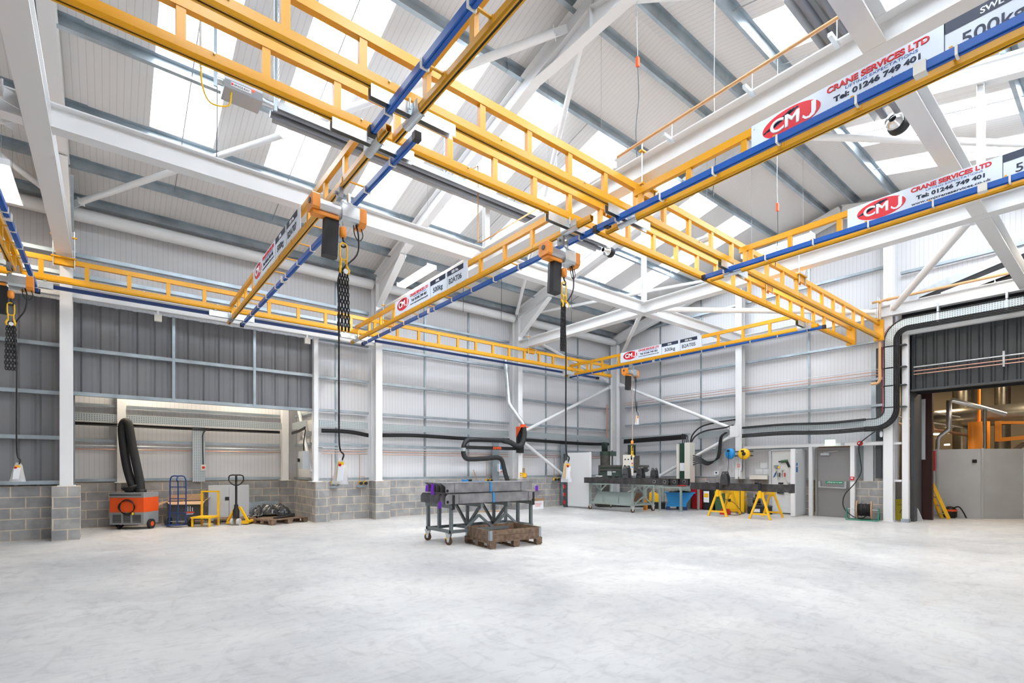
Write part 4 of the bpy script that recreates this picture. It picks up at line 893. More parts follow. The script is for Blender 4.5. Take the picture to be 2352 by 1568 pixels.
def lamp(x, y, z, L, label, lit=True, drop=True, e=55):
    t = thing('batten_light', label, 'light fitting', (x, y, z))
    MB().ext([(-.12,0),(.12,0),(.10,.06),(.03,.075),(-.03,.075),(-.10,.06)], (x,y-L/2,z), (x,y+L/2,z)).build('housing', 'paper', t)
    for dx in (-.07, .07): MB().cyl((x+dx,y-L/2+.03,z-.012), (x+dx,y+L/2-.03,z-.012), .022, n=10).build('lamp_tube', 'tube' if lit else 'paper', t)
    for s_ in (-1, 1): MB().box(x-.125, x+.125, y+s_*(L/2+.01)-.01, y+s_*(L/2+.01)+.01, z-.02, z+.078).build('end_cap', 'paper', t)
    if drop:
        for s_ in (-1, 1): MB().cyl((x,y+s_*L*.38,z+.07), (x,y+s_*L*.38,roof(y+s_*L*.38)-.02), .003, n=5).build('suspension_wire', 'grey_metal', t)
    if lit: lamp_light((x,y,z-.05), .2, L, e)
    return t
lamp(5.90, 11.15, 6.2, 1.55, 'lit twin tube light above the board with serial 06')
lamp(6.55, 6.4, 6.58, 1.75, 'lit twin tube light above the crossing of the parallel girders', e=70)
lamp(-1.4, 12.45, 6.5, 1.6, 'lit twin tube light at the left edge of the hall', e=40)
lamp(10.4, 6.25, 6.6, .6, 'short unlit light fitting beyond the parallel girders', lit=False)
lamp(11.95, 5.2, 6.55, 1.5, 'lit twin tube light over the far cross beam', e=70)
lamp(15.6, 1.3, 6.6, 1.6, 'lit twin tube light near the gable by the big doorway', e=50)
t = thing('conduit_pipe', 'thin tan pipe running along the middle cross beam past orange connectors', 'pipe', (6.1, 4.9, 6.3)); MB().cyl((6.02,4.95,6.22), (6.02,1.3,6.28), .022, n=10).build('tube', 'tan', t)
for y in (4.0, 2.9, 2.0):
    MB().cyl((6.02,y,6.25), (6.02,y,6.02), .006, n=6).build('drop_rod', 'zinc', t); MB().box(5.82, 6.06, y-.02, y+.02, 5.97, 6.01).build('strut_bracket', 'zinc', t)
t = thing('conduit_loop', 'tan conduit dropping from the heater line and turning towards the lamp', 'pipe', (4.9, 8.9, 6))
MB().tube([(5.45,8.2,7.25), (5.71,8.2,7.5), (5.71,8.2,5.98), (5.76,8.14,5.98), (6.5,7.35,6.55)], .014, 8).build('tube', 'tan', t)
for x, y, z, k in ((6.45, 4.9, 7.9, 'under the ridge of the middle rafter'), (7.4, 4.15, 6.9, 'over the largest board'), (9.7, 4.2, 6.4, 'over the second board')):
    t = thing('plug_connector', 'orange inline connector hanging on a thin cable %s' % k, 'connector', (x, y, z))
    MB().box(x-.025, x+.025, y-.02, y+.02, z-.12, z+.02).build('body', 'red_orange', t)
    MB().tube(smooth([(x,y,z+.02), (x-.02,y,z+.5), (x,y,roof(y)-.1)]), .006, 6).build('upper_wire', 'light_grey', t)
    MB().tube(smooth([(x,y,z-.12), (x+.05,y+.02,z-.6), (x+.02,y+.05,z-1.1), (x+.15,y+.1,6.1 if z > 7 else z-1.0)]), .007, 6).build('lower_wire', 'dark_grey', t)
for x, y in ((1.35, 9.3), (8.5, 13.0), (12.4, 12.2), (9.9, 12.9), (3.1, 5.2)):
    wlab(MB().tube(smooth([(x,y,roof(y)-.05), (x+.01,y,7.4), (x,y,6.3 if y > 9 else 7.6)]), .008, 6), 'drop_wire', 'dark_grey', 'thin dark wire hanging from the roof %s' % {1.35:'left of the first hoist', 8.5:'over the middle of the long wall', 12.4:'near the far corner', 9.9:'beside the serial 06 hoist', 3.1:'over the parallel girders'}[x], 'wire')
for xl, l in ((.6, 'left'), (3.2, 'right')): lamp(xl, 15.7, 4.50, 1.4, 'twin tube light on the annex ceiling, %s one' % l, drop=False, e=60)

# ================= THE NEXT BUILDING =================
t = thing('partition_screen', 'long grey panel screen inside the next building', 'partition', (20.3, 3, 0))
for a, c, k in (((20.0,4.4), (20.08,3.90), 'narrow'), ((20.08,3.90), (20.28,2.90), 'w'), ((20.28,2.90), (21.27,2.14), 'w'), ((21.27,2.14), (22.6,1.1), 'w')):
    p = MB().bar((a[0],a[1],1.04), (c[0],c[1],1.04), .04, 2.08).build('panel', 'panel', t)
    MB().bar((c[0]-.02,c[1],0), (c[0]-.02,c[1],2.1), .05, .05).build('edge_post', 'light_grey', t)
MB().box(20.19, 20.24, 3.02, 3.12, 1.66, 1.76).build('latch', 'black', t)
wlab(MB().box(19.90, 19.945, 3.93, 4.12, 1.42, 2.04), 'red_cabinet', 'red', 'bright red panel beside the maroon column', 'panel')
t = thing('step_ladder', 'yellow step ladder leaning inside the doorway', 'ladder')
for x in (-.17, .17): MB().bar((x,-.15,0), (x*.75,.25,1.05), .04, .09).build('stile', 'bin_yellow', t)
for k in range(4): f_ = (k+.6)/4.3; MB().bar((-.17+.04*f_,-.15+.4*f_,1.05*f_), (.17-.04*f_,-.15+.4*f_,1.05*f_), .08, .02).build('tread', 'zinc', t)
place(t, (19.35, 3.72, 0), radians(38))
t = thing('vacuum_cleaner', 'black workshop vacuum with red band beside the yellow ladder', 'vacuum cleaner', (19.85, 3.6, 0))
MB().lathe([(.13,0),(.17,.04),(.17,.2),(.14,.28),(.06,.34),(0,.35)], (19.9,3.58,0)).build('drum', 'black', t); MB().lathe([(.172,0),(.175,.03),(.172,.06)], (19.9,3.58,.2)).build('band', 'red_orange', t)
MB().tube(smooth([(19.85,3.5,.3), (19.75,3.35,.35), (19.75,3.25,.2), (19.85,3.2,.03)]), .02, 8).build('hose', 'black', t)
struct('wall_far', MB().box(26, 26.2, -10, 14, 0, 8), 'cream_far')
struct('wall_far', MB().box(17.7, 26, 7.0, 7.2, 0, 8), 'brown')
struct('wall_far', MB().box(17.7, 26, -9.2, -9, 0, 8), 'brown')
struct('wall_far', MB().box(17.7, 17.8, -9.2, -3.2, 0, 8), 'brown')
struct('ceiling', MB().box(17.7, 26.2, -9.2, 7.2, 5.3, 5.4), 'dark_grey')
for k, (x, y) in enumerate(((25.3,6.2), (25.4,5.4), (25.5,4.2), (25.4,3.1), (25.3,2.0), (25.4,1.1), (25.3,.2))):
    wlab(MB().cyl((x,y,0), (x,y,5.2), .22+.05*(k % 3), n=14), 'vertical_duct', 'duct', 'tall metal duct against the back of the next building, %s along' % ORD[k], 'duct', group='background ducts')
wlab(MB().tube([(23.4,4.6,3.25), (23.4,-2.0,3.42)], .35, 20), 'large_duct', 'duct', 'big ribbed horizontal duct in the next building', 'duct')
t = thing('bent_pipe', 'silver pipe elbowing down beside the maroon column', 'pipe', (21, 4, 2.2))
MB().tube([(21.4,2.55,3.15), (21.0,3.1,3.4), (20.6,3.66,3.64), (20.55,3.72,3.62), (20.55,3.72,2.85), (20.57,3.72,2.72), (20.55,3.95,2.5), (20.55,3.98,2.4), (20.55,3.98,2.1)], .07, 14).build('tube', 'alu', t)
MB().tube([(20.95,2.95,3.3), (20.95,2.95,2.1)], .05, 12).build('branch', 'duct', t)
t = thing('jib_crane', 'orange pillar with a swinging jib arm above the grey screen', 'jib crane', (22.3, 3.3, 2))
MB().cyl((22.3,3.28,0), (22.3,3.28,3.02), .27, n=22).build('pillar', 'orange', t)
MB().cyl((22.3,3.28,3.02), (22.3,3.28,4.6), .045).build('mast', 'orange', t)
MB().box(22.0, 22.1, 2.72, 2.86, 2.35, 3.0).build('hinge_post', 'orange', t)
MB().bar((22.05,2.8,2.95), (22.0,1.3,2.85), .06, .09).build('tie_arm', 'orange', t); MB().bar((22.05,2.8,2.4), (22.0,1.3,2.52), .08, .12).build('jib_arm', 'orange', t)
t = thing('machine_guard', 'bright green ribbed machine casing above the screen', 'machine', (22.8, 1.9, 0))
for k in range(5): MB().box(22.75, 22.95, 2.02-.16*k, 2.12-.16*k+(.05 if k == 0 else 0), 0, 2.75-.07*(k > 0)).build('rib', 'bright_green', t)
MB().box(22.95, 23.2, 1.3, 2.15, 0, 2.6).build('casing', 'bright_green', t)
wlab(MB().tube(smooth([(21.9,2.6,1.8), (21.95,2.35,2.12), (21.9,2.05,2.35), (21.95,1.85,2.3), (22.0,1.65,2.05), (22.0,1.5,1.8)]), .07, 12), 'flexible_hose', 'duct', 'grey flexible hose arching over the screen', 'hose')
t = thing('work_light', 'glowing strip light beside the silver bent pipe', 'light fitting', (21.5, 4.35, 2.6)); MB().bar((21.4,4.62,2.66), (21.5,4.05,2.62), .06, .05).build('tube', 'warm_tube', t)
wlab(MB().bar((23.6,4.4,2.35), (23.6,4.25,2.35), .05, .05), 'small_light', 'warm_tube', 'tiny bright lamp left of the orange pillar', 'light')
lamp_light((21.4,4.3,2.5), .3, .5, 14, (1, .75, .45)); lamp_light((23.6,4.5,4.9), .6, .6, 60, (1, .78, .5)); lamp_light((22.0,1.5,5.0), 1.5, 1.5, 150, (1, .84, .62)); lamp_light((18.9,2.0,4.6), .8, 3, 45, (1, .9, .75))
for z, r_ in ((3.3,.03), (2.95,.025), (2.72,.05)): wlab(MB().cyl((20.2,5.0,z+.25), (23.8,3.6,z-.1), r_, n=8), 'back_pipe', 'copper' if z < 2.8 else 'grey_metal', 'slanting pipe behind the bent duct, %s' % ('top', 'middle', 'lowest')[(3.3,2.95,2.72).index(z)], 'pipe')

# ================= STEEL BEAM TROLLEY (CENTRE) =================
def caster(t, x, y, r=.07, rz=.6, h=.22):
    c = thing('caster', None, None); c.parent = t; c.location = (x, y, 0)
    ax = V(cos(rz), sin(rz), 0)
    b = MB().lathe([(0,-.024),(r*.78,-.02),(r,-.016),(r,.016),(r*.78,.02),(0,.024)], (0,0,r), ax, n=20)
    finish(b, 'wheel', 'brown', c)
    f = MB()
    for s_ in (-1, 1): f.poly([V(0,0,r-.02)+ax*s_*.03+V(-sin(rz),cos(rz),0)*a for a in (-.02,.02)]+[V(0,0,h-.02)+ax*s_*.03+V(-sin(rz),cos(rz),0)*a for a in (.05,-.05)], ax*.005)
    f.box(-.05, .05, -.05, .05, h-.02, h); finish(f, 'fork', 'zinc', c)
    finish(MB().box(-.07, .07, -.02, .02, r*1.7, r*1.7+.012), 'brake_pedal', 'hook_yellow', c)
def finish(b, name, m, parent):
    """like build, but the vertices are already local to the parent"""
    me = bpy.data.meshes.new(name); me.from_pydata(b.v, [], b.f); me.polygons.foreach_set('use_smooth', b.sm); me.materials.append(M[m])
    o = bpy.data.objects.new(name, me); COL.objects.link(o); o.parent = parent; return o
t = thing('steel_rack_trolley', 'grey-green steel frame trolley on castors carrying the stacked box beams', 'trolley', (5.18, 8.42, 0))
XA, XB, YA, YB = 5.2, 7.25, 8.38, 9.28; g = 'grey_paint'
for y in (YA, YB): MB().box(XA-.03, XB+.03, y-.03, y+.03, .23, .29).build('base_rail', g, t)
for x in (XA, XB): MB().box(x-.03, x+.03, YA-.05, YB+.05, .23, .29).build('base_rail', g, t)
for i, x in enumerate((XA, 5.88, 6.57, XB)):
    MB().box(x-.035, x+.035, YA-.08, YB+.06, .72, .79).build('bearer', g, t)
    if i in (0, 3):
        for y in (YA, (YA+YB)/2, YB): MB().box(x-.03, x+.03, y-.03, y+.03, .29, .72).build('leg', g, t)
    else:
        ym = (YA+YB)/2
        MB().box(x-.025, x+.025, ym-.03, ym+.03, .29, .72).build('leg', g, t)
        for y in (YA, YB): MB().bar((x,y,.72), (x,ym,.30), .05, .05).build('diagonal_brace', g, t)
        MB().box(x-.03, x+.03, YA, YB, .23, .29).build('base_rail', g, t)
for x in (5.88, 6.57):
    for s_ in (-1, 1): MB().bar((x+s_*.33,YA+.03,.29), (x,YA+.03,.55), .045, .045, up=(0,1,0)).build('v_brace', g, t)
for x in (XA, XB): MB().box(x-.025, x+.025, YA-.10, YA-.06, .70, .98).build('stop_post', 'black', t)
for x, y in ((5.18,8.44), (5.18,9.26), (7.27,8.44), (7.27,9.26)): caster(t, x-5.18, y-8.42, .075, .5, .23)
def boxbeam(name, x0, x1, y, z, w, h, label, cutl=.06):
    t = thing(name, label, 'steel beam', (x0, y, z)); b = MB(); W = w/2; i = .008
    for s_ in (-1, 1):
        yy = y+s_*(W-.005)
        b.poly([(x0+.10,yy,z),(x1-.30,yy,z),(x1,yy,z+h*.75),(x1,yy,z+h),(x0+.06,yy,z+h),(x0,yy,z+h),(x0+.10,yy,z+h*.65)] if cutl > 0 else [(x0,yy,z),(x1-.30,yy,z),(x1,yy,z+h*.7),(x1,yy,z+h),(x0+.05,yy,z+h),(x0,yy,z+h*.75)], (0,.005,0))
    b.box(x0+.10, x1-.02, y-W+.005, y+W-.005, z+h-.006, z+h).box(x0+.10, x1-.30, y-W+.005, y+W-.005, z, z+.006).box(x1-.35, x1-.34, y-W+.005, y+W-.005, z, z+h).box(x0+.3, x0+.31, y-W+.005, y+W-.005, z, z+h)
    b.build('body', 'steel', t)
    MB().cyl((x0+.045 if cutl < 0 else x0+.14,y-W-.002,z+h*.25), (x0+.045 if cutl < 0 else x0+.14,y-W+.0,z+h*.25), .028, n=16).build('bolt_hole', 'black', t)
    return t
for k in range(5):
    boxbeam('steel_box_beam', 5.02, 7.45, 8.38+.2*k, .80, .19, .20, 'grey steel box beam in the lower layer of the centre stack, %s from the front' % ORD[k], -1)
for k in range(4):
    boxbeam('steel_box_beam', 4.98+.02*k, 7.32, 8.48+.2*k, 1.01, .19, .20, 'grey steel box beam in the upper layer of the centre stack, %s from the front' % ORD[k], 1)
wlab(MB().box(6.14, 6.18, 8.275, 8.282, .80, 1.01).box(6.14, 6.18, 8.375, 8.382, 1.01, 1.22).box(6.14, 6.18, 8.38, 9.25, 1.213, 1.219), 'ratchet_strap', 'sky_blue', 'bright blue strap around the stack of box beams', 'strap')
for x, y, z, l, rr in ((5.00,8.95,1.03,'hanging from the upper layer at the open ends',.1), (5.0,8.70,.98,'dangling lowest at the open ends',-.2), (5.02,8.48,.72,'under the lower layer at the open ends',.1), (7.40,8.33,.98,'at the tapered ends of the beams',0), (5.0,8.72,1.06,'wedged between the two layers',.05)):
    t = thing('purple_tag', 'purple tag %s' % l, 'tag'); finish(MB().box(-.03, .03, -.006, .006, 0, .13).cyl((0,0,.13), (0,0,.15), .006, n=6), 'tag', 'purple', t); t.location = (x-.02, y, z); t.rotation_euler = (0, rr, -.9)
t = thing('hand_tool', 'small blue and black cordless tool lying on top of the beam stack', 'tool', (5.9, 8.9, 1.22)); MB().box(5.82, 5.95, 8.9, 8.96, 1.222, 1.26).build('grip', 'sky_blue', t); MB().cyl((5.95,8.93,1.245), (6.05,8.93,1.245), .025).build('motor', 'black', t)

# ================= PALLETS AND CRATE =================
def pallet(L, W_, label, m='wood', gr='wooden pallets'):
    t = thing('wooden_pallet', label, 'pallet', group=gr); r = random.Random(int(L*100+W_*10))
    b = MB(); n = 5; bw = W_/n*.72
    for k in range(n): y = -W_/2+bw/2+k*(W_-bw)/(n-1); b.box(-L/2, L/2, y-bw/2, y+bw/2, .122, .144)
    finish(b, 'deck_boards', m, t)
    for x in (-L/2+.07, 0, L/2-.07):
        finish(MB().box(x-.07, x+.07, -W_/2, W_/2, .10, .122), 'cross_board', m, t); finish(MB().box(x-.05, x+.05, -W_/2, W_/2, 0, .02), 'runner', m, t)
        for y in (-W_/2+.05, 0, W_/2-.05): finish(MB().box(x-.07, x+.07, y-.05, y+.05, .02, .10), 'block', m, t)
    return t
place(pallet(1.2, 1.0, 'dark weathered pallet under the wooden collar in front of the beam trolley'), (6.13, 7.93, 0), -.10)
t = thing('pallet_collar', 'weathered wooden collar crate with metal corner hinges on a pallet', 'crate'); L_, W_ = .585, .485
for nm, bx_ in (('side_board', (-L_, L_, -W_, -W_+.02)), ('side_board', (-L_, L_, W_-.02, W_)), ('end_board', (-L_, -L_+.02, -W_+.02, W_-.02)), ('end_board', (L_-.02, L_, -W_+.02, W_-.02))):
    for z in (0, .101): finish(MB().box(*bx_, z, z+.098), nm, 'wood', t)
for sx in (-1, 1):
    for sy in (-1, 1):
        finish(MB().box(sx*L_-.003*(sx < 0), sx*L_+.003*(sx > 0), sy*W_-sy*.07, sy*W_, .01, .19).box(sx*L_-sx*.05, sx*L_, sy*W_-.003*(sy < 0), sy*W_+.003*(sy > 0), .01, .19), 'corner_hinge', 'galv', t)
place(t, (6.13, 7.93, .145), -.10)
place(pallet(1.0, .8, 'dark pallet on the annex floor behind the pallet truck'), (2.72, 15.66, 0), -.15)
place(pallet(.9, .8, 'pallet under the crumpled black plastic'), (3.72, 15.7, 0), -.1)
place(pallet(1.1, .8, 'worn pallet with dark offcuts at the annex corner'), (3.70, 14.78, 0), .35)
for k in range(5):
    t = thing('steel_offcut', 'dark round bar lying on the worn pallet at the annex corner, %s of the bars' % ORD[k], 'bar'); b = MB(); a = .3*k-.5
    finish(MB().cyl((-.35,0,0), (.35,0,0), .022, n=10), 'bar', 'black', t); t.location = (3.74+.06*k, 14.62+.10*k, .17+.004*k); t.rotation_euler = (0, 0, .5+.12*k)
def heap(nx, ny, sx, sy, h, seed):
    r = random.Random(seed); b = MB(); vs = []
    for j in range(ny):
        for i in range(nx):
            u, v = i/(nx-1)*2-1, j/(ny-1)*2-1; e = max(0, 1-(u*u+v*v*.9)); vs.append((u*sx+r.uniform(-.02,.02), v*sy+r.uniform(-.02,.02), h*(e**.5)*(.55+.45*abs(sin(3*u+2*v+seed)))+r.uniform(0,.03)))
    b.add(vs, [(j*nx+i, j*nx+i+1, (j+1)*nx+i+1, (j+1)*nx+i) for j in range(ny-1) for i in range(nx-1)], False); return b
t = thing('plastic_sheet', 'crumpled black plastic sheeting heaped in the annex', 'sheeting'); finish(heap(26, 18, .55, .38, .34, 3), 'sheet', 'plastic_sheet', t); place(t, (3.62, 15.6, .145), -.35)
t = thing('white_panel', 'white perforated shelf panels leaning behind the black plastic', 'panel'); finish(MB().box(-.42, .0, -.02, .0, 0, .5).box(.02, .42, -.02, 0, 0, .5), 'panel', 'perforated', t); finish(MB().box(-.44, .44, -.03, .02, .49, .52), 'rim', 'galv', t); place(t, (3.55, 16.2, 0), 0)

# ================= ANNEX =================
t = thing('fume_unit', 'orange and grey mobile fume extractor with black double hose', 'fume extractor')
finish(MB().box(-.40, .40, -.28, .28, .12, .42), 'lower_casing', 'grey_metal', t)
for x0, w_ in ((-.33,.2), (-.08,.17), (.14,.2)):
    b = MB()
    for k in range(10): b.box(x0, x0+w_, -.285, -.28, .17+.02*k, .18+.02*k)
    finish(b, 'vent_grille', 'black', t)
finish(MB().box(-.40, .40, -.28, .28, .42, .78), 'orange_casing', 'red_orange', t)
finish(MB().box(-.40, .40, -.28, .28, .78, .90), 'top_casing', 'grey_metal', t)
finish(MB().tube([(-.36,-.29,.85), (-.36,-.34,.85), (.34,-.34,.85), (.34,-.29,.85)], .014, 8), 'push_handle', 'black', t)
for x, y in ((-.43,.1), (.43,-.05)):
    w = finish(MB().cyl((x-.03,y,.12), (x+.03,y,.12), .12, n=22), 'wheel', 'rubber', t); finish(MB().cyl((x-.032,y,.12), (x+.032,y,.12), .06, n=18), 'hub', 'red_orange', w)
finish(MB().cyl((-.25,-.2,.045), (-.22,-.2,.045), .045), 'front_castor', 'rubber', t)
b = MB()
for k in range(3): b.tube([(.02+(.17+.015*k)*cos(a), -.30-.008*k, .55+(.19-.02*k)*sin(a)) for a in [2*pi*i/22+.6*k for i in range(23)]], .008, 6, caps=False)
finish(b, 'cable_coil', 'black', t); finish(MB().cyl((.16,-.31,.42), (.16,-.31,.36), .022), 'yellow_plug', 'hook_yellow', t)
finish(MB().tube(smooth([(.15,.0,.9), (.12,.0,1.2), (.02,.0,1.7), (-.08,.0,2.2), (-.14,0,2.55), (-.20,0,2.66), (-.27,0,2.62), (-.30,0,2.45), (-.26,0,2.0), (-.18,0,1.5), (-.08,0,1.15), (-.02,0,1.0)], 6), .095, 16), 'suction_hose', 'rubber', t)
finish(MB().lathe([(.10,0),(.16,.02),(.22,.14),(.22,.18),(.2,.18),(.14,.04)], (-.05,.05,.92), (-.2,-.3,1)), 'hood', 'black', t)
finish(MB().lathe([(.12,0),(.12,.06),(.10,.08)], (.15,0,.90)), 'hose_collar', 'black', t)
place(t, (.50, 15.72, 0), radians(-36))
t = thing('sack_truck', 'dark blue sack truck with pneumatic tyres in the annex', 'sack truck')
for x in (-.2, 0, .2): finish(MB().tube(smooth([(x,-.03,.08), (x,0,.5), (x,0,1.1)]+([(x*.9,0,1.25), (x*.6,0,1.30), (0,0,1.30)] if x else [(x,-.05,1.2), (x,0,1.30)])), .016, 8), 'frame_tube', 'navy', t)
for z in (.35, .72, 1.02): finish(MB().cyl((-.2,0,z), (.2,0,z), .012, n=8), 'cross_bar', 'navy', t)
finish(MB().box(-.2, .2, -.22, 0, .05, .065), 'toe_plate', 'navy', t); finish(MB().cyl((-.28,.06,.13), (.28,.06,.13), .012), 'axle', 'zinc', t)
for x in (-.28, .28): finish(MB().lathe([(.05,-.03),(.11,-.035),(.13,-.02),(.13,.02),(.11,.035),(.05,.03)], (x,.06,.13), (1,0,0), n=22), 'tyre', 'rubber', t)
place(t, (1.38, 15.42, 0), radians(-37))
t = thing('platform_trolley', 'small orange-yellow platform stand with tall back frame', 'trolley')
for x in (-.21, .21): finish(MB().box(x-.02, x+.02, .17, .21, 0, .90), 'back_post', 'bin_yellow', t); finish(MB().box(x-.02, x+.02, -.27, -.23, 0, .24), 'front_leg', 'bin_yellow', t)
finish(MB().box(-.23, .23, .17, .21, .87, .91), 'top_bar', 'bin_yellow', t); finish(MB().box(-.24, .24, -.28, .22, .22, .26), 'platform', 'bin_yellow', t)
place(t, (1.97, 15.15, 0), radians(-35))
t = thing('pallet_truck', 'yellow and black hand pallet truck with loop handle', 'pallet truck')
finish(MB().tube(smooth([(0,0,1.04), (-.10,0,1.08), (-.18,0,1.16), (-.19,0,1.24), (-.17,0,1.30), (-.1,0,1.32), (0,0,1.32), (.1,0,1.32), (.17,0,1.30), (.19,0,1.24), (.18,0,1.16), (.10,0,1.08), (0,0,1.04)]), .017, 8), 'loop_handle', 'black', t)
finish(MB().cyl((0,0,.35), (0,0,1.30), .028), 'handle_shaft', 'black', t); finish(MB().box(-.02, .02, -.02, .01, 1.08, 1.30), 'lever', 'zinc', t)
finish(MB().lathe([(0,0),(.08,0),(.08,.2),(.05,.28),(.05,.36)], (0,0,.18)), 'hydraulic_pump', 'black', t)
for s_ in (-1, 1): finish(MB().poly([(s_*.07,.05,.48),(s_*.02,.05,.48),(s_*.24,.05,.10),(s_*.27,.05,.05),(s_*.28,.05,.11)], (0,.08,0)), 'side_brace', 'bin_yellow', t)
for s_ in (-1, 1): finish(MB().box(s_*.10, s_*.27, .05, .55, .05, .10), 'fork', 'bin_yellow', t)
for x in (-.08, .08): finish(MB().cyl((x-.03,-.02,.09), (x+.03,-.02,.09), .09, n=20), 'steer_wheel', 'light_grey', t)
finish(MB().box(-.28, .28, .03, .10, .03, .07), 'cross_base', 'bin_yellow', t)
place(t, (2.62, 14.92, 0), radians(-37))
t = thing('grey_cupboard', 'pale grey metal cupboard standing behind the pallet truck', 'cabinet'); finish(MB().box(-.5, .5, -.14, .14, .03, 1.02), 'body', 'light_grey', t)
for x in (-.25, .25): finish(MB().box(x-.245, x+.245, -.155, -.142, .05, 1.0), 'door', 'light_grey', t)
finish(MB().box(-.1, .0, -.162, -.156, .60, .70), 'label_plate', 'black', t); place(t, (2.64, 16.1, 0), -.1)
t = thing('cardboard_box', 'large open dark-printed cardboard box with brown flaps behind the sack truck', 'box')
for bx_ in ((-.42,.42,-.27,-.265), (-.42,.42,.265,.27), (-.42,-.415,-.265,.265), (.415,.42,-.265,.265)): finish(MB().box(*bx_, .12, .62), 'side', 'dark_grey', t)
finish(MB().box(-.42, .42, -.27, .27, .10, .12), 'base', 'card', t)
for a, v in (([(-.42,-.27,.62),(.42,-.27,.62),(.38,-.42,.54),(-.36,-.44,.56)], (0,0,.006)), ([(-.42,.27,.62),(.42,.27,.62),(.40,.30,.80),(-.40,.30,.78)], (0,.006,0)), ([(-.42,-.26,.62),(-.42,.26,.62),(-.62,.2,.58),(-.60,-.2,.52)], (0,0,.006)), ([(.42,-.26,.62),(.42,.26,.62),(.56,.2,.70),(.55,-.2,.72)], (0,0,.006))): finish(MB().poly(a, v), 'flap', 'card', t)
finish(MB().box(-.02, .16, -.275, -.271, .28, .30).box(-.02, .0, -.275, -.271, .36, .46).box(.03, .05, -.275, -.271, .36, .5).box(.08, .10, -.275, -.271, .36, .5).box(.13, .15, -.275, -.271, .36, .46), 'printed_logo', 'paper', t)
finish(MB().box(-.04, .18, -.275, -.271, .31, .35), 'printed_logo', 'red_orange', t)
finish(MB().poly([(-.2,-.1,.5),(.1,-.1,.78),(.13,.1,.80),(-.15,.1,.52)], (0,0,.01)), 'loose_flap', 'card', t)
place(t, (1.62, 16.0, 0), -.12)

# ================= LONG WALL ODDS =================
t = thing('cable_coil', 'coil of bright yellow cable resting on the block pier of the far column', 'cable coil'); b = MB(); r = random.Random(4)
for k in range(9):
    R_ = .13+.025*r.random(); tx, ty = r.uniform(-.5,.5), r.uniform(-.5,.5)
    b.tube([(R_*cos(a), R_*sin(a), .08+tx*R_*cos(a)*.7+ty*R_*sin(a)*.7+.012*k) for a in [2*pi*i/20 for i in range(21)]], .009, 6, caps=False)
finish(b, 'coil', 'hook_yellow', t); place(t, (11.72, 13.99, BH))
t = thing('cardboard_box', 'white printed cardboard box with open brown flaps by the far column pier', 'box'); finish(MB().box(-.28, .28, -.18, .18, 0, .30), 'box_body', 'paper', t)
for a in ([(-.28,-.18,.30),(.28,-.18,.30),(.27,-.26,.40),(-.27,-.26,.40)], [(.28,-.18,.30),(.28,.18,.30),(.40,.15,.36),(.40,-.15,.36)], [(-.28,.18,.30),(.28,.18,.30),(.27,.25,.40),(-.27,.25,.40)]): finish(MB().poly(a, (0,0,.006)), 'flap', 'card', t)
for k in range(3): finish(MB().box(-.18+.03*k, .18-.03*k, -.183, -.181, .20-.05*k, .215-.05*k), 'print_line', 'sign_red', t)
place(t, (12.3, 14.0, 0), 0)
wlab(MB().box(-.5, .5, -.04, .04, 0, .03).xf(Matrix.Translation((10.3, 13.9, 0)) @ Matrix.Rotation(-.3, 4, 'Z')), 'timber_plank', 'pale_wood', 'short wooden plank on the floor near the wall behind the beam trolley', 'plank')
for x, h_, m_, l in ((11.98,.45,'brown','dark wooden offcut standing on the wall ledge'), (12.18,.38,'card','tan cardboard tube standing on the wall ledge')):
    wlab(MB().box(x-.05, x+.05, 14.46, 14.54, BH, BH+h_), 'offcut', m_, l, 'offcut')
wlab(MB().bar((9.95,14.38,BH-.1+.1), (9.9,14.48,BH+.32), .03, .02), 'batten', 'pale_wood', 'thin wooden batten leaning on the ledge behind the beams', 'batten')
# white open cabinet
t = thing('steel_cabinet', 'tall white steel cabinet door standing open from the long wall', 'cabinet', (13.8, 13.2, 0))
MB().box(13.80, 13.86, 12.64, 13.78, .06, 2.09).build('door', 'white', t)
MB().box(13.785, 13.875, 12.62, 12.66, .03, 2.10).build('door_edge', 'white', t); MB().box(13.72, 13.84, 13.80, 13.93, 0, 2.05).build('body', 'dark_grey', t)
for z in (.12, .42, .72): MB().box(13.70, 13.72, 13.82, 13.91, z, z+.14).build('drawer_front', 'red', t)

# ================= DRILL TABLE AREA =================
t = thing('guarded_trolley', 'sage green trolley with sheet guard below the long dark beams', 'trolley', (14.4, 11.6, 0)); g = 'sage'
X_, Xb, Ya, Yb = 13.75, 14.95, 10.68, 12.6
for y in (Ya, Yb): MB().box(X_, Xb, y-.03, y+.03, .22, .28).build('base_rail', g, t)
for x in (X_+.03, Xb-.03): MB().box(x-.03, x+.03, Ya, Yb, .22, .28).build('base_rail', g, t)
for y in (Ya, Yb):
    MB().box(X_, Xb, y-.035, y+.035, .88, .96).build('bearer', g, t)
    for x in (X_+.03, Xb-.03): MB().box(x-.03, x+.03, y-.03, y+.03, .28, .88).build('leg', g, t)
    xm = (X_+Xb)/2; MB().box(xm-.03, xm+.03, y-.03, y+.03, .28, .88).build('leg', g, t)
    for s_ in (-1, 1):
        MB().bar((xm+s_*.3,y,.88), (xm,y,.66), .045, .045, up=(0,1,0)).build('v_brace', g, t); MB().bar((xm+s_*.45,y,.28), (xm,y,.52), .045, .045, up=(0,1,0)).build('v_brace', g, t)
for y in (11.3, 12.0): MB().box(X_+.01, X_+.05, y-.02, y+.02, .28, .5).build('side_strut', g, t)
MB().poly([(X_+.28,Ya+.05,.66),(X_+.28,Yb-.12,.66),(X_+.06,Yb-.12,.26),(X_+.06,Ya+.05,.26)], (.008,0,.004)).build('sheet_guard', 'sage', t)
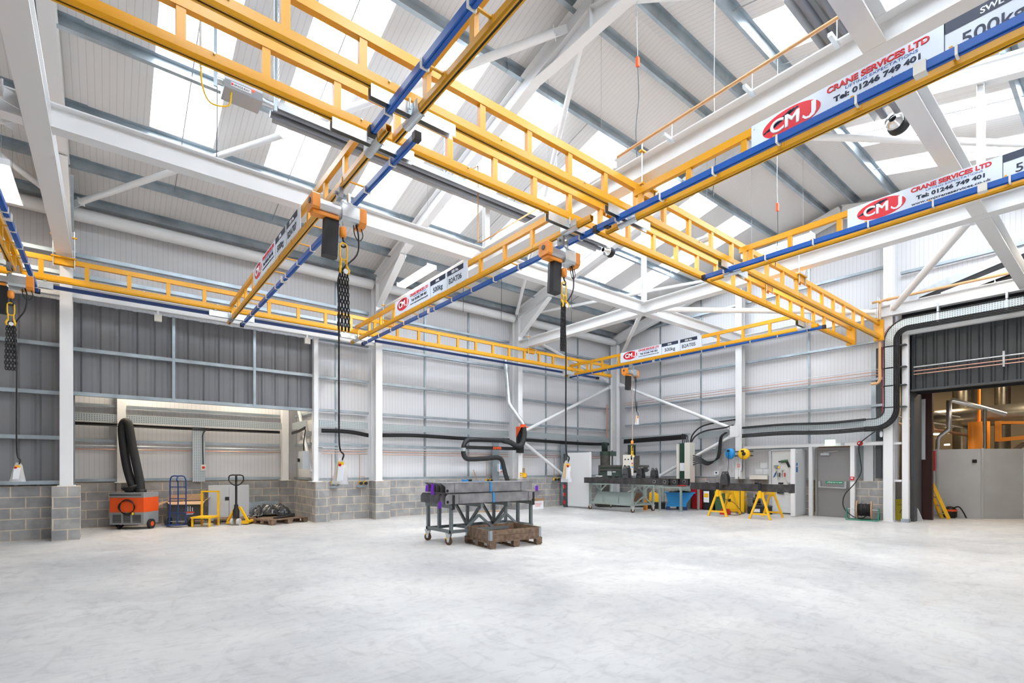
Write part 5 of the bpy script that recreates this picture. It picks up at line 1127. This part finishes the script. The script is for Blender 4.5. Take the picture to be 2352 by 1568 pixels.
for x, y in ((X_+.03,Ya), (X_+.03,Yb), (Xb-.03,Ya), (Xb-.03,Yb)): caster(t, x-14.4, y-11.6, .07, 1.1, .22)
for k, (y0, y1) in enumerate(((12.62,9.1), (12.5,8.95), (12.4,8.8))):
    x = 13.55+.3*k
    t = thing('drilled_beam', 'long dark steel box beam on the sage trolley, %s from the camera side' % ORD[k], 'steel beam', (x, 11, .97))
    MB().ext([(-.07,0),(.07,0),(.07,.20),(-.07,.20),(-.07,.012),(-.06,.012),(-.06,.19),(.06,.19),(.06,.012),(-.07,.012)], (x,y0,.97), (x,y1,.97)).build('body', 'mill_steel', t)
    MB().cyl((x-.08,y1+.12,1.08), (x+.08,y1+.12,1.08), .055, n=18).build('tube_boss', 'steel', t); MB().cyl((x-.085,y1+.12,1.08), (x-.08,y1+.12,1.08), .035, n=18).build('bore', 'black', t)
    if k < 2: MB().cyl((x-.08,y1+.5,1.08), (x+.08,y1+.5,1.08), .055, n=18).build('tube_boss', 'steel', t); MB().cyl((x-.085,y1+.5,1.08), (x-.08,y1+.5,1.08), .035, n=18).build('bore', 'black', t)
def lug(t, x, y, z, s=1, m='lug_steel'):
    for dx in (-.09, .09): finish(MB().poly([(dx,-.13*s,-.12*s),(dx,.13*s,-.12*s),(dx,.10*s,.15*s),(dx,.045*s,.30*s),(dx,-.045*s,.30*s),(dx,-.10*s,.15*s)], (.012,0,0)), 'lug_plate', m, t)
    finish(MB().cyl((-.10,0,.24*s), (.11,0,.24*s), .028*s, n=14), 'pin_boss', 'steel', t); finish(MB().bar((-.09,.05,.0), (.09,.05,.0), .1, .02), 'cross_web', 'steel', t)
    t.location = (x, y, z)
for k, (x, y, s_, l) in enumerate(((13.52,10.72,1.0,'under the hanging hook'), (13.85,10.40,.95,'next to the first one'), (13.9,9.9,.8,'standing alone towards the beam ends'))):
    t = thing('steel_lug', 'dark triangular steel lug on the drilled beams, %s' % l, 'bracket'); lug(t, x, y, 1.17+.12*s_, s_)
for k, y in enumerate((12.2, 12.05, 11.6, 11.3, 10.9)):
    wlab(MB().cyl((13.62,y,1.21), (13.75,y-.05,1.21), .035, n=14), 'steel_bush', 'chrome' if k < 2 else 'black', 'small %s steel bush on top of the drilled beams, %s along' % ('bright' if k < 2 else 'dark', ORD[k]), 'bush')
# radial drill
t = thing('radial_drill', 'dark green and cream radial arm drilling machine behind the sage trolley', 'drilling machine')
finish(MB().box(-.35, 1.5, -.4, .4, 0, .14), 'base_slab', 'machine', t); finish(MB().cyl((0,0,.14), (0,0,2.0), .19, n=24), 'column', 'machine', t)
finish(MB().cyl((0,0,2.0), (0,0,2.16), .2, n=24).box(0, .42, -.1, .1, 1.98, 2.16), 'column_head', 'machine_green', t); finish(MB().lathe([(0,0),(.12,0),(.12,.30),(.13,.31),(.13,.36),(0,.38)], (-.02,0,2.16)), 'lift_motor', 'machine_green', t)
finish(MB().cyl((.28,0,1.5), (.28,0,2.2), .03), 'screw', 'machine', t)
finish(MB().poly([(-.24,-.2,1.62),(1.62,-.2,1.62),(1.62,-.2,1.36),(.9,-.2,1.30),(.62,-.2,1.12),(.45,-.2,.93),(-.24,-.2,.93)], (0,.4,0)), 'radial_arm', 'machine_green', t)
finish(MB().box(-.26, 1.66, -.23, -.17, 1.54, 1.62).box(-.26, 1.66, -.23, -.17, 1.40, 1.46), 'slideway', 'machine', t)
finish(MB().box(.62, 1.02, -.42, -.1, 1.22, 2.02), 'drill_head', 'cream', t); finish(MB().box(1.02, 1.26, -.40, .1, 1.40, 1.98), 'gearbox_cover', 'machine', t)
finish(MB().lathe([(0,0),(.15,0),(.15,.36),(.16,.38),(.16,.42),(0,.44)], (1.02,-.1,2.0)), 'spindle_motor', 'machine_green', t)
finish(MB().cyl((.85,-.3,1.22), (.85,-.3,1.0), .05), 'quill', 'steel', t); finish(MB().cyl((.85,-.3,1.0), (.85,-.3,.86), .025), 'drill_bit', 'chrome', t)
b = MB().lathe([(0,0),(.05,.0),(.06,.03),(.02,.06)], (.80,-.42,1.42), (0,-1,0))
for k in range(4): a = k*pi/2+.4; b.tube([(.80,-.46,1.42), (.80+.14*cos(a),-.47,1.42+.14*sin(a))], .010, 6)
finish(b, 'feed_wheel', 'black', t)
for k, m_ in enumerate(('red', 'hook_yellow', 'sky_blue')): finish(MB().box(.95, 1.0, -.428, -.42, 1.66-.07*k, 1.71-.07*k), 'button', m_, t)
for x, z in ((.70,1.84), (.82,1.84), (.68,1.6)): finish(MB().cyl((x,-.42,z), (x,-.44,z), .028), 'dial', 'black', t)
finish(MB().box(.05, .22, -.206, -.2, 1.22, 1.40), 'nameplate', 'light_grey', t); finish(MB().box(.25, .38, -.206, -.2, 1.34, 1.38), 'nameplate', 'paper', t)
finish(MB().box(.5, 1.4, -.55, .1, .14, .55), 'work_table', 'brown', t)
place(t, (15.25, 13.15, 0), radians(-40))
# bench with pillar
t = thing('steel_bench', 'sage green open steel bench in front of the green pillar', 'bench', (15.9, 10.4, 0))
for x in (15.35, 16.45):
    for y in (11.3, 10.7, 9.85): MB().box(x-.03, x+.03, y-.03, y+.03, 0, .80).build('leg', 'sage', t)
for x in (15.35, 16.45): MB().box(x-.03, x+.03, 9.82, 11.6, .80, .86).build('side_rail', 'sage', t)
MB().box(15.35, 16.45, 9.82, 9.88, .80, .86).build('end_rail', 'sage', t); MB().bar((15.35,11.6,.83), (15.35,11.9,.6), .05, .05).build('bent_end', 'sage', t)
MB().box(15.4, 16.4, 9.9, 10.6, .84, .88).build('top_plate', 'mill_steel', t)
wlab(MB().poly([(15.5,10.05,.88),(15.8,9.85,.88),(15.9,9.95,.97),(15.55,10.2,.95)], (0,0,.02)), 'red_rag', 'red', 'bright red cloth at the corner of the sage bench', 'cloth')
t = thing('switchgear_pillar', 'tall cream and dark green power distribution pillar fed by black cables', 'switchgear', (16.9, 10.7, .9))
MB().box(16.85, 17.1, 10.42, 10.94, .88, 2.44).build('casing', 'dark_green', t); MB().box(16.78, 17.12, 10.87, 10.96, .86, 2.42).build('side_post', 'cream', t); MB().box(16.78, 17.12, 10.40, 10.62, .86, 2.46).build('side_post', 'cream', t)
MB().box(16.835, 16.85, 10.64, 10.85, 1.40, 1.70).build('paper_label', 'paper', t); MB().box(16.835, 16.85, 10.74, 10.86, .92, 1.02).build('paper_label', 'paper', t)
for z in (.0,): MB().box(16.82, 17.12, 10.4, 10.95, 0, .86).build('plinth', 'sage', t)
# bins and stores
t = thing('tipping_skip', 'blue tipping skip full of swarf under the sage bench', 'skip')
finish(MB().poly([(-.42,0,.62),(.55,0,.62),(.28,0,.22),(-.34,0,.22)], (0,.62,0)), 'hopper', 'sky_blue', t); finish(MB().box(-.46, .58, -.02, .64, .60, .63), 'rim', 'sky_blue', t)
finish(MB().box(-.4, .28, 0, .62, .12, .22), 'chassis', 'sky_blue', t); 
for x in (-.36, .24): finish(MB().box(x-.06, x+.06, -.02, .64, 0, .12), 'fork_channel', 'navy', t)
finish(heap(9, 7, .42, .28, .08, 8).xf(Matrix.Translation((.05,.31,.6))), 'swarf', 'black', t); place(t, (15.95, 10.35, 0), radians(-58))
def bin2(label, m, lid, loc, rz, h=.78, w=.22):
    t = thing('wheelie_bin', label, 'bin')
    finish(MB().poly([(-w,-w,h),(w,-w,h),(w*.8,-w*.8,.02),(-w*.8,-w*.8,.02)], (0,w*1.9,0)), 'body', m, t); finish(MB().poly([(-w*1.08,-w*1.15,h),(-w*1.08,w*1.0,h),(-w*1.0,w*.9,h+.07),(-w*.9,-w*1.0,h+.05)], (w*2.1,0,0)), 'lid', lid, t)
    for x in (-w*.8, w*.8): finish(MB().cyl((x-.02,w*.8,.08), (x+.02,w*.8,.08), .08), 'wheel', 'rubber', t)
    place(t, loc, rz); return t
R60 = radians(-84)
bin2('bright red bin behind the end of the sage bench', 'red', 'red', (16.95, 10.12, 0), R60)
t = bin2('black wheelie bin with white and yellow label', 'black', 'black', (16.92, 9.66, 0), R60)
finish(MB().box(-.14, .06, -.248, -.243, .28, .68), 'paper_label', 'paper', t); finish(MB().box(-.12, .04, -.251, -.248, .46, .60), 'yellow_label', 'hook_yellow', t)
bin2('dark green wheelie bin behind the first yellow trestle', 'green', 'green', (16.9, 9.19, 0), R60)
t = thing('flammables_cabinet', 'small yellow flammables cabinet with warning diamonds', 'cabinet'); finish(MB().box(-.30, .30, -.22, .22, .02, .78), 'body', 'bin_yellow', t); finish(MB().box(-.27, .27, -.235, -.222, .05, .76), 'door', 'bin_yellow', t)
finish(MB().box(-.2, -.12, -.25, -.235, .36, .46), 'lock', 'black', t)
for x, z in ((.305,.66),): 
    for k in range(2):
        for j in range(2): finish(MB().poly([(.301,-.12+.2*j,.6-.17*k),(.301,-.06+.2*j,.66-.17*k),(.301,0+.2*j,.6-.17*k),(.301,-.06+.2*j,.54-.17*k)], (.002,0,0)), 'hazard_diamond', 'paper', t)
place(t, (16.75, 8.62, 0), radians(-75))
wlab(MB().box(16.5, 17.0, 8.38, 8.92, .79, .86), 'flat_carton', 'card', 'flat brown carton on top of the yellow flammables cabinet', 'box')
for k, (x, y) in enumerate(((15.95,11.42), (15.8,11.15))):
    t = thing('jerrycan', 'yellow jerrycan on the black crate, %s one' % ('taller back' if k == 0 else 'front'), 'jerrycan'); h_ = .34 if k == 0 else .26
    finish(MB().ext([(-.13,0),(.13,0),(.14,.02),(.14,h_*.75),(.09,h_),(-.10,h_),(-.14,h_*.75),(-.14,.02)], (0,-.09,0), (0,.09,0)), 'body', 'hook_yellow', t)
    finish(MB().tube([(-.06,0,h_), (-.06,0,h_+.04), (.05,0,h_+.04), (.05,0,h_)], .012, 8), 'handle', 'hook_yellow', t); finish(MB().cyl((.08,0,h_-.03), (.1,0,h_+.03), .022), 'cap', 'black', t); place(t, (x, y, .26), -.8)
t = thing('storage_crate', 'black plastic crate carrying the yellow jerrycans', 'crate'); finish(MB().box(-.32, .32, -.22, .22, 0, .24), 'body', 'black', t); finish(MB().box(-.34, .34, -.24, .24, .225, .255), 'rim', 'dark_grey', t); place(t, (15.9, 11.25, 0), -.9)
wlab(MB().box(15.0, 15.12, 11.05, 11.15, 0, .34).cyl((15.06,11.1,.34), (15.06,11.1,.46), .05), 'bottle_jack', 'orange', 'orange and brown bottle by the leg of the sage trolley', 'jack')
t = thing('lidded_crate', 'black lidded plastic crate on the floor between the trestles', 'crate'); finish(MB().box(-.36, .36, -.22, .22, 0, .24), 'body', 'black', t); finish(MB().box(-.37, .37, -.23, .23, .24, .27), 'lid', 'dark_grey', t); finish(MB().box(-.22, .0, -.225, -.221, .06, .17), 'label', 'paper', t); place(t, (16.8, 7.85, 0), radians(-62))
t = thing('bench_grinder', 'black bench machine with coiled lead on the lidded crate', 'machine'); finish(MB().box(-.14, .1, -.08, .08, 0, .06).cyl((-.16,0,.16), (.08,0,.16), .09), 'motor', 'black', t); finish(MB().box(-.08, .0, -.05, .05, .2, .36), 'column', 'black', t)
finish(MB().tube([(.12+.1*cos(a), 0, .16+.15*sin(a)) for a in [2*pi*i/16 for i in range(17)]], .008, 6, caps=False), 'lead', 'black', t); place(t, (16.8, 7.9, .272), radians(-62))
wlab(MB().box(15.45, 15.75, 8.28, 8.5, 0, .13).box(15.5, 15.7, 8.3, 8.48, .13, .18), 'red_toolbox', 'red', 'small red box on the floor under the first yellow trestle', 'toolbox')
t = thing('stand_pole', 'thin dark stand pole behind the first trestle', 'stand', (16.2, 8.2, 0)); MB().cyl((16.2,8.2,.02), (16.2,8.2,.85), .012).build('pole', 'dark_grey', t); MB().box(16.1, 16.3, 8.1, 8.3, 0, .02).build('foot', 'dark_grey', t)
wlab(MB().tube(smooth([(15.9,8.5,.86), (15.7,8.8,.75), (15.6,8.75,.55), (15.6,8.2,.45), (15.5,7.9,.25), (15.5,7.8,.08), (15.55,8.0,.012), (15.6,8.3,.012), (15.65,8.42,.06)]), .008, 6), 'air_hose', 'black', 'thin black hose looping between the yellow trestles', 'hose')
# trestles and beam
def trestle(label):
    t = thing('trestle', label, 'trestle', group='yellow trestles'); m_ = 'bin_yellow'
    for x in (-.46, .46):
        for s_ in (-1, 1): finish(MB().bar((x*1.12,s_*.29,0), (x,s_*.05,.72), .05, .07, up=(1,0,0)), 'leg', m_, t)
        finish(MB().box(x*1.1-.02, x*1.1+.02, -.24, .24, .13, .18), 'cross_rail', m_, t)
        finish(MB().box(x-.03, x+.03, -.09, .09, .64, .78), 'head_plate', m_, t)
    finish(MB().box(-.50, .50, -.05, .05, .71, .80), 'top_bar', m_, t)
    finish(MB().box(-.54, -.50, -.035, .035, .62, .84), 'stop_plate', m_, t); finish(MB().box(-.55, -.49, -.04, .04, .84, 1.06), 'stop_post', 'black', t); return t
tr = trestle('yellow steel trestle under the long beam, in front of the green wheelie bin'); place(tr, (15.3, 8.25, 0), .08)
dup(tr, (15.38, 6.98, 0), .08, 'yellow steel trestle under the long beam, in front of the pegboard', 'yellow trestles')
t = thing('long_box_beam', 'long dark steel box beam lying across the two yellow trestles', 'steel beam', (15.3, 7.8, .81)); x = 15.12
MB().ext([(-.09,0),(.09,0),(.09,.22),(-.09,.22)], (x,9.3,.81), (x,6.2,.81)).build('body', 'mill_steel', t)
MB().box(x-.11, x+.11, 6.12, 6.2, .79, 1.05).build('end_flange', 'mill_steel', t); MB().cyl((x-.1,9.36,.96), (x+.1,9.36,.96), .085, n=22).build('end_boss', 'steel', t); MB().cyl((x-.105,9.36,.96), (x-.1,9.36,.96), .05).build('bore', 'black', t)
t = thing('steel_lug', 'triangular steel lug standing on the long beam over the trestle', 'bracket'); lug(t, 15.05, 8.1, 1.10, 1.0)
for y, m_, l in ((8.75,'chrome','bright steel bush'), (7.15,'black','small black block')): wlab(MB().cyl((15.1,y+.04,1.065), (15.1,y-.06,1.065), .034), 'loose_part', m_, '%s lying on the long beam' % l, 'metal part')
# tool cabinet with pegboard
t = thing('tool_cabinet', 'tall grey tool cabinet with open door and white pegboard inside', 'cabinet', (17.1, 7.2, 0))
MB().box(17.27, 17.39, 6.74, 7.66, .62, 2.08).build('pegboard', 'peg', t); MB().box(17.27, 17.39, 6.74, 7.66, .04, .62).build('lower_panel', 'white', t)
MB().box(17.22, 17.39, 7.66, 7.74, .02, 2.10).build('side_panel', 'light_grey', t); MB().box(17.22, 17.39, 6.7, 7.74, 2.08, 2.12).build('top_panel', 'light_grey', t)
d = MB().box(16.52, 17.4, 6.66, 6.72, .03, 2.08).build('open_door', 'light_grey', t); MB().box(16.47, 16.53, 6.62, 6.74, .02, 2.10).build('door_edge', 'white', t)
MB().cyl((16.72,6.657,1.62), (16.72,6.66,1.62), .055, n=20).build('mandatory_sign', 'safety_blue', d); MB().box(16.66, 16.78, 6.655, 6.66, 1.38, 1.54).build('sign_text', 'safety_blue', d); MB().box(16.70, 16.74, 6.655, 6.66, 1.97, 2.02).build('label', 'paper', d)
# cable drum on stand
t = thing('cable_drum', 'wooden cable drum wound with black cable on a green wire stand', 'cable drum')
for x in (-.17, .17): finish(MB().cyl((x-.012,0,.30), (x+.012,0,.30), .26, n=30), 'flange', 'card', t)
finish(MB().cyl((-.158,0,.30), (.158,0,.30), .11, n=20), 'core', 'card', t); b = MB(); 
for k in range(9): b.ring((-.14+.035*k,0,.30), (1,.06,0), .155+.008*(k % 3), .02, 24, 6, sx=0)
finish(b, 'wound_cable', 'black', t)
for x in (-.42, .34): finish(MB().tube([(x,-.24,.02), (x,0,.34), (x,.24,.02)], .012, 8), 'stand_side', 'reel_green', t)
for y in (-.24, .24): finish(MB().cyl((-.42,y,.015), (.34,y,.015), .012, n=8), 'stand_base', 'reel_green', t)
finish(MB().cyl((-.42,0,.32), (.34,0,.30), .010, n=8), 'axle', 'zinc', t); place(t, (17.0, 4.95, 0), radians(-78))
wlab(MB().tube(smooth([(17.05,4.7,2.55), (17.1,5.02,2.3), (17.12,5.12,2.12), (17.1,5.08,1.75), (17.08,5.05,1.4), (17.02,5.2,1.05), (16.98,5.42,.75), (16.96,5.48,.5), (16.95,5.42,.28), (16.97,5.2,.08), (17.0,5.0,.06), (17.02,4.92,.12)]), .014, 8), 'hanging_cable', 'black', 'black cable hanging from the riser down to the cable drum', 'cable')

# fly braces, neighbour roof line, pegboard tools
for x, l in zip(FX, NTH):
    wlab(MB().bar((x+.12,13.35,und(13.2)+.25), (x+.1,13.98,6.45), .05, .008), 'fly_brace', 'galv', 'short grey strut from purlin to column %s' % l, 'strut')
t = thing('roof_flashing', 'slanting silver flashing of the neighbouring roof across the gable', 'flashing', (17.45, 2, 6.1))
MB().poly([(17.50,4.28,6.10),(17.50,4.28,6.28),(17.50,-2.9,8.35),(17.50,-2.9,8.02)], (.04,0,0)).build('sheet', 'zinc', t)
MB().poly([(17.52,4.28,6.05),(17.52,4.28,6.10),(17.52,-2.9,8.02),(17.52,-2.9,6.05)], (.03,0,0)).build('black_strip', 'black', t)  # plain black sheet below the sloping flashing
MB().bar((17.44,3.3,6.12), (17.44,-2.9,7.55), .04, .2).build('rafter', 'white', t)
def tool(name, label, y, z, parts):
    t = thing(name, label, 'tool', (17.24, y, z))
    for nm, m_, mb in parts: mb.xf(Matrix.Translation((17.24, y, z))).build(nm, m_, t)
tool('power_drill', 'dark green power drill hanging on the pegboard', 7.25, 1.72, [('motor', 'green', MB().cyl((0,.10,0), (0,-.10,.02), .045)), ('grip', 'black', MB().bar((0,-.08,-.01), (0,-.15,-.18), .05, .06)), ('chuck', 'black', MB().cyl((0,.10,0), (0,.18,0), .02))])
tool('clamp', 'black bar clamp hanging high on the pegboard', 6.92, 1.90, [('bar', 'black', MB().box(-.01, .01, -.12, .12, .0, .025)), ('jaw', 'black', MB().box(-.01, .01, -.12, -.095, -.2, 0))])
tool('tape_box', 'small grey and yellow measuring box on the pegboard', 7.52, 1.55, [('case', 'grey_metal', MB().box(-.03, .0, -.09, .05, -.04, .05)), ('band', 'hook_yellow', MB().box(-.032, .0, -.13, -.09, -.05, .02))])
tool('pliers', 'blue handled pliers on the pegboard', 7.55, 1.28, [('handle', 'safety_blue', MB().bar((0,.04,-.08), (0,-.03,.08), .03, .025)), ('jaw', 'grey_metal', MB().bar((0,-.03,.08), (0,-.05,.14), .02, .03))])
tool('hammer', 'steel hammer hanging on the pegboard', 7.32, 1.38, [('shaft', 'zinc', MB().bar((0,0,-.16), (0,0,.05), .02, .02)), ('head', 'zinc', MB().box(-.015, .015, -.05, .05, .04, .075))])
for y, m_, l in ((7.40, 'maroon', 'dark screwdriver'), (7.24, 'sign_red', 'red handled screwdriver'), (7.46, 'grey_metal', 'long steel snips')):
    tool('screwdriver', '%s on the pegboard' % l, y, 1.22, [('handle', m_, MB().cyl((0,0,0), (0,0,.13), .018)), ('blade', 'zinc', MB().cyl((0,0,0), (0,0,-.10), .006))])
tool('mallet', 'dark mallet hanging low on the pegboard', 7.36, .92, [('head', 'black', MB().box(-.03, .03, -.07, .07, .06, .11)), ('shaft', 'brown', MB().cyl((0,0,-.08), (0,0,.06), .014))])
tool('grease_gun', 'pale steel plane on the pegboard behind the beam end', 7.05, .95, [('body', 'zinc', MB().box(-.04, .02, -.12, .10, -.05, .08))])
tool('angle_grinder', 'black hand tool on the lowest row of the pegboard', 7.4, .70, [('body', 'black', MB().cyl((0,.08,0), (0,-.08,0), .03)), ('disc', 'dark_grey', MB().cyl((0,-.08,-.02), (-.01,-.08,.03), .05))])

for x, l in ((.88, 'over the annex opening'), (4.2, 'beside the slim column of the annex')):
    t = thing('flood_light', 'small pale flood light under the white wall beam %s' % l, 'light fitting', (x, 14.15, 4.95))
    MB().box(x-.02, x+.02, 14.13, 14.17, 5.02, 5.12).build('bracket', 'paper', t); MB().box(x-.07, x+.07, 14.08, 14.16, 4.88, 5.03).build('case', 'cream', t)
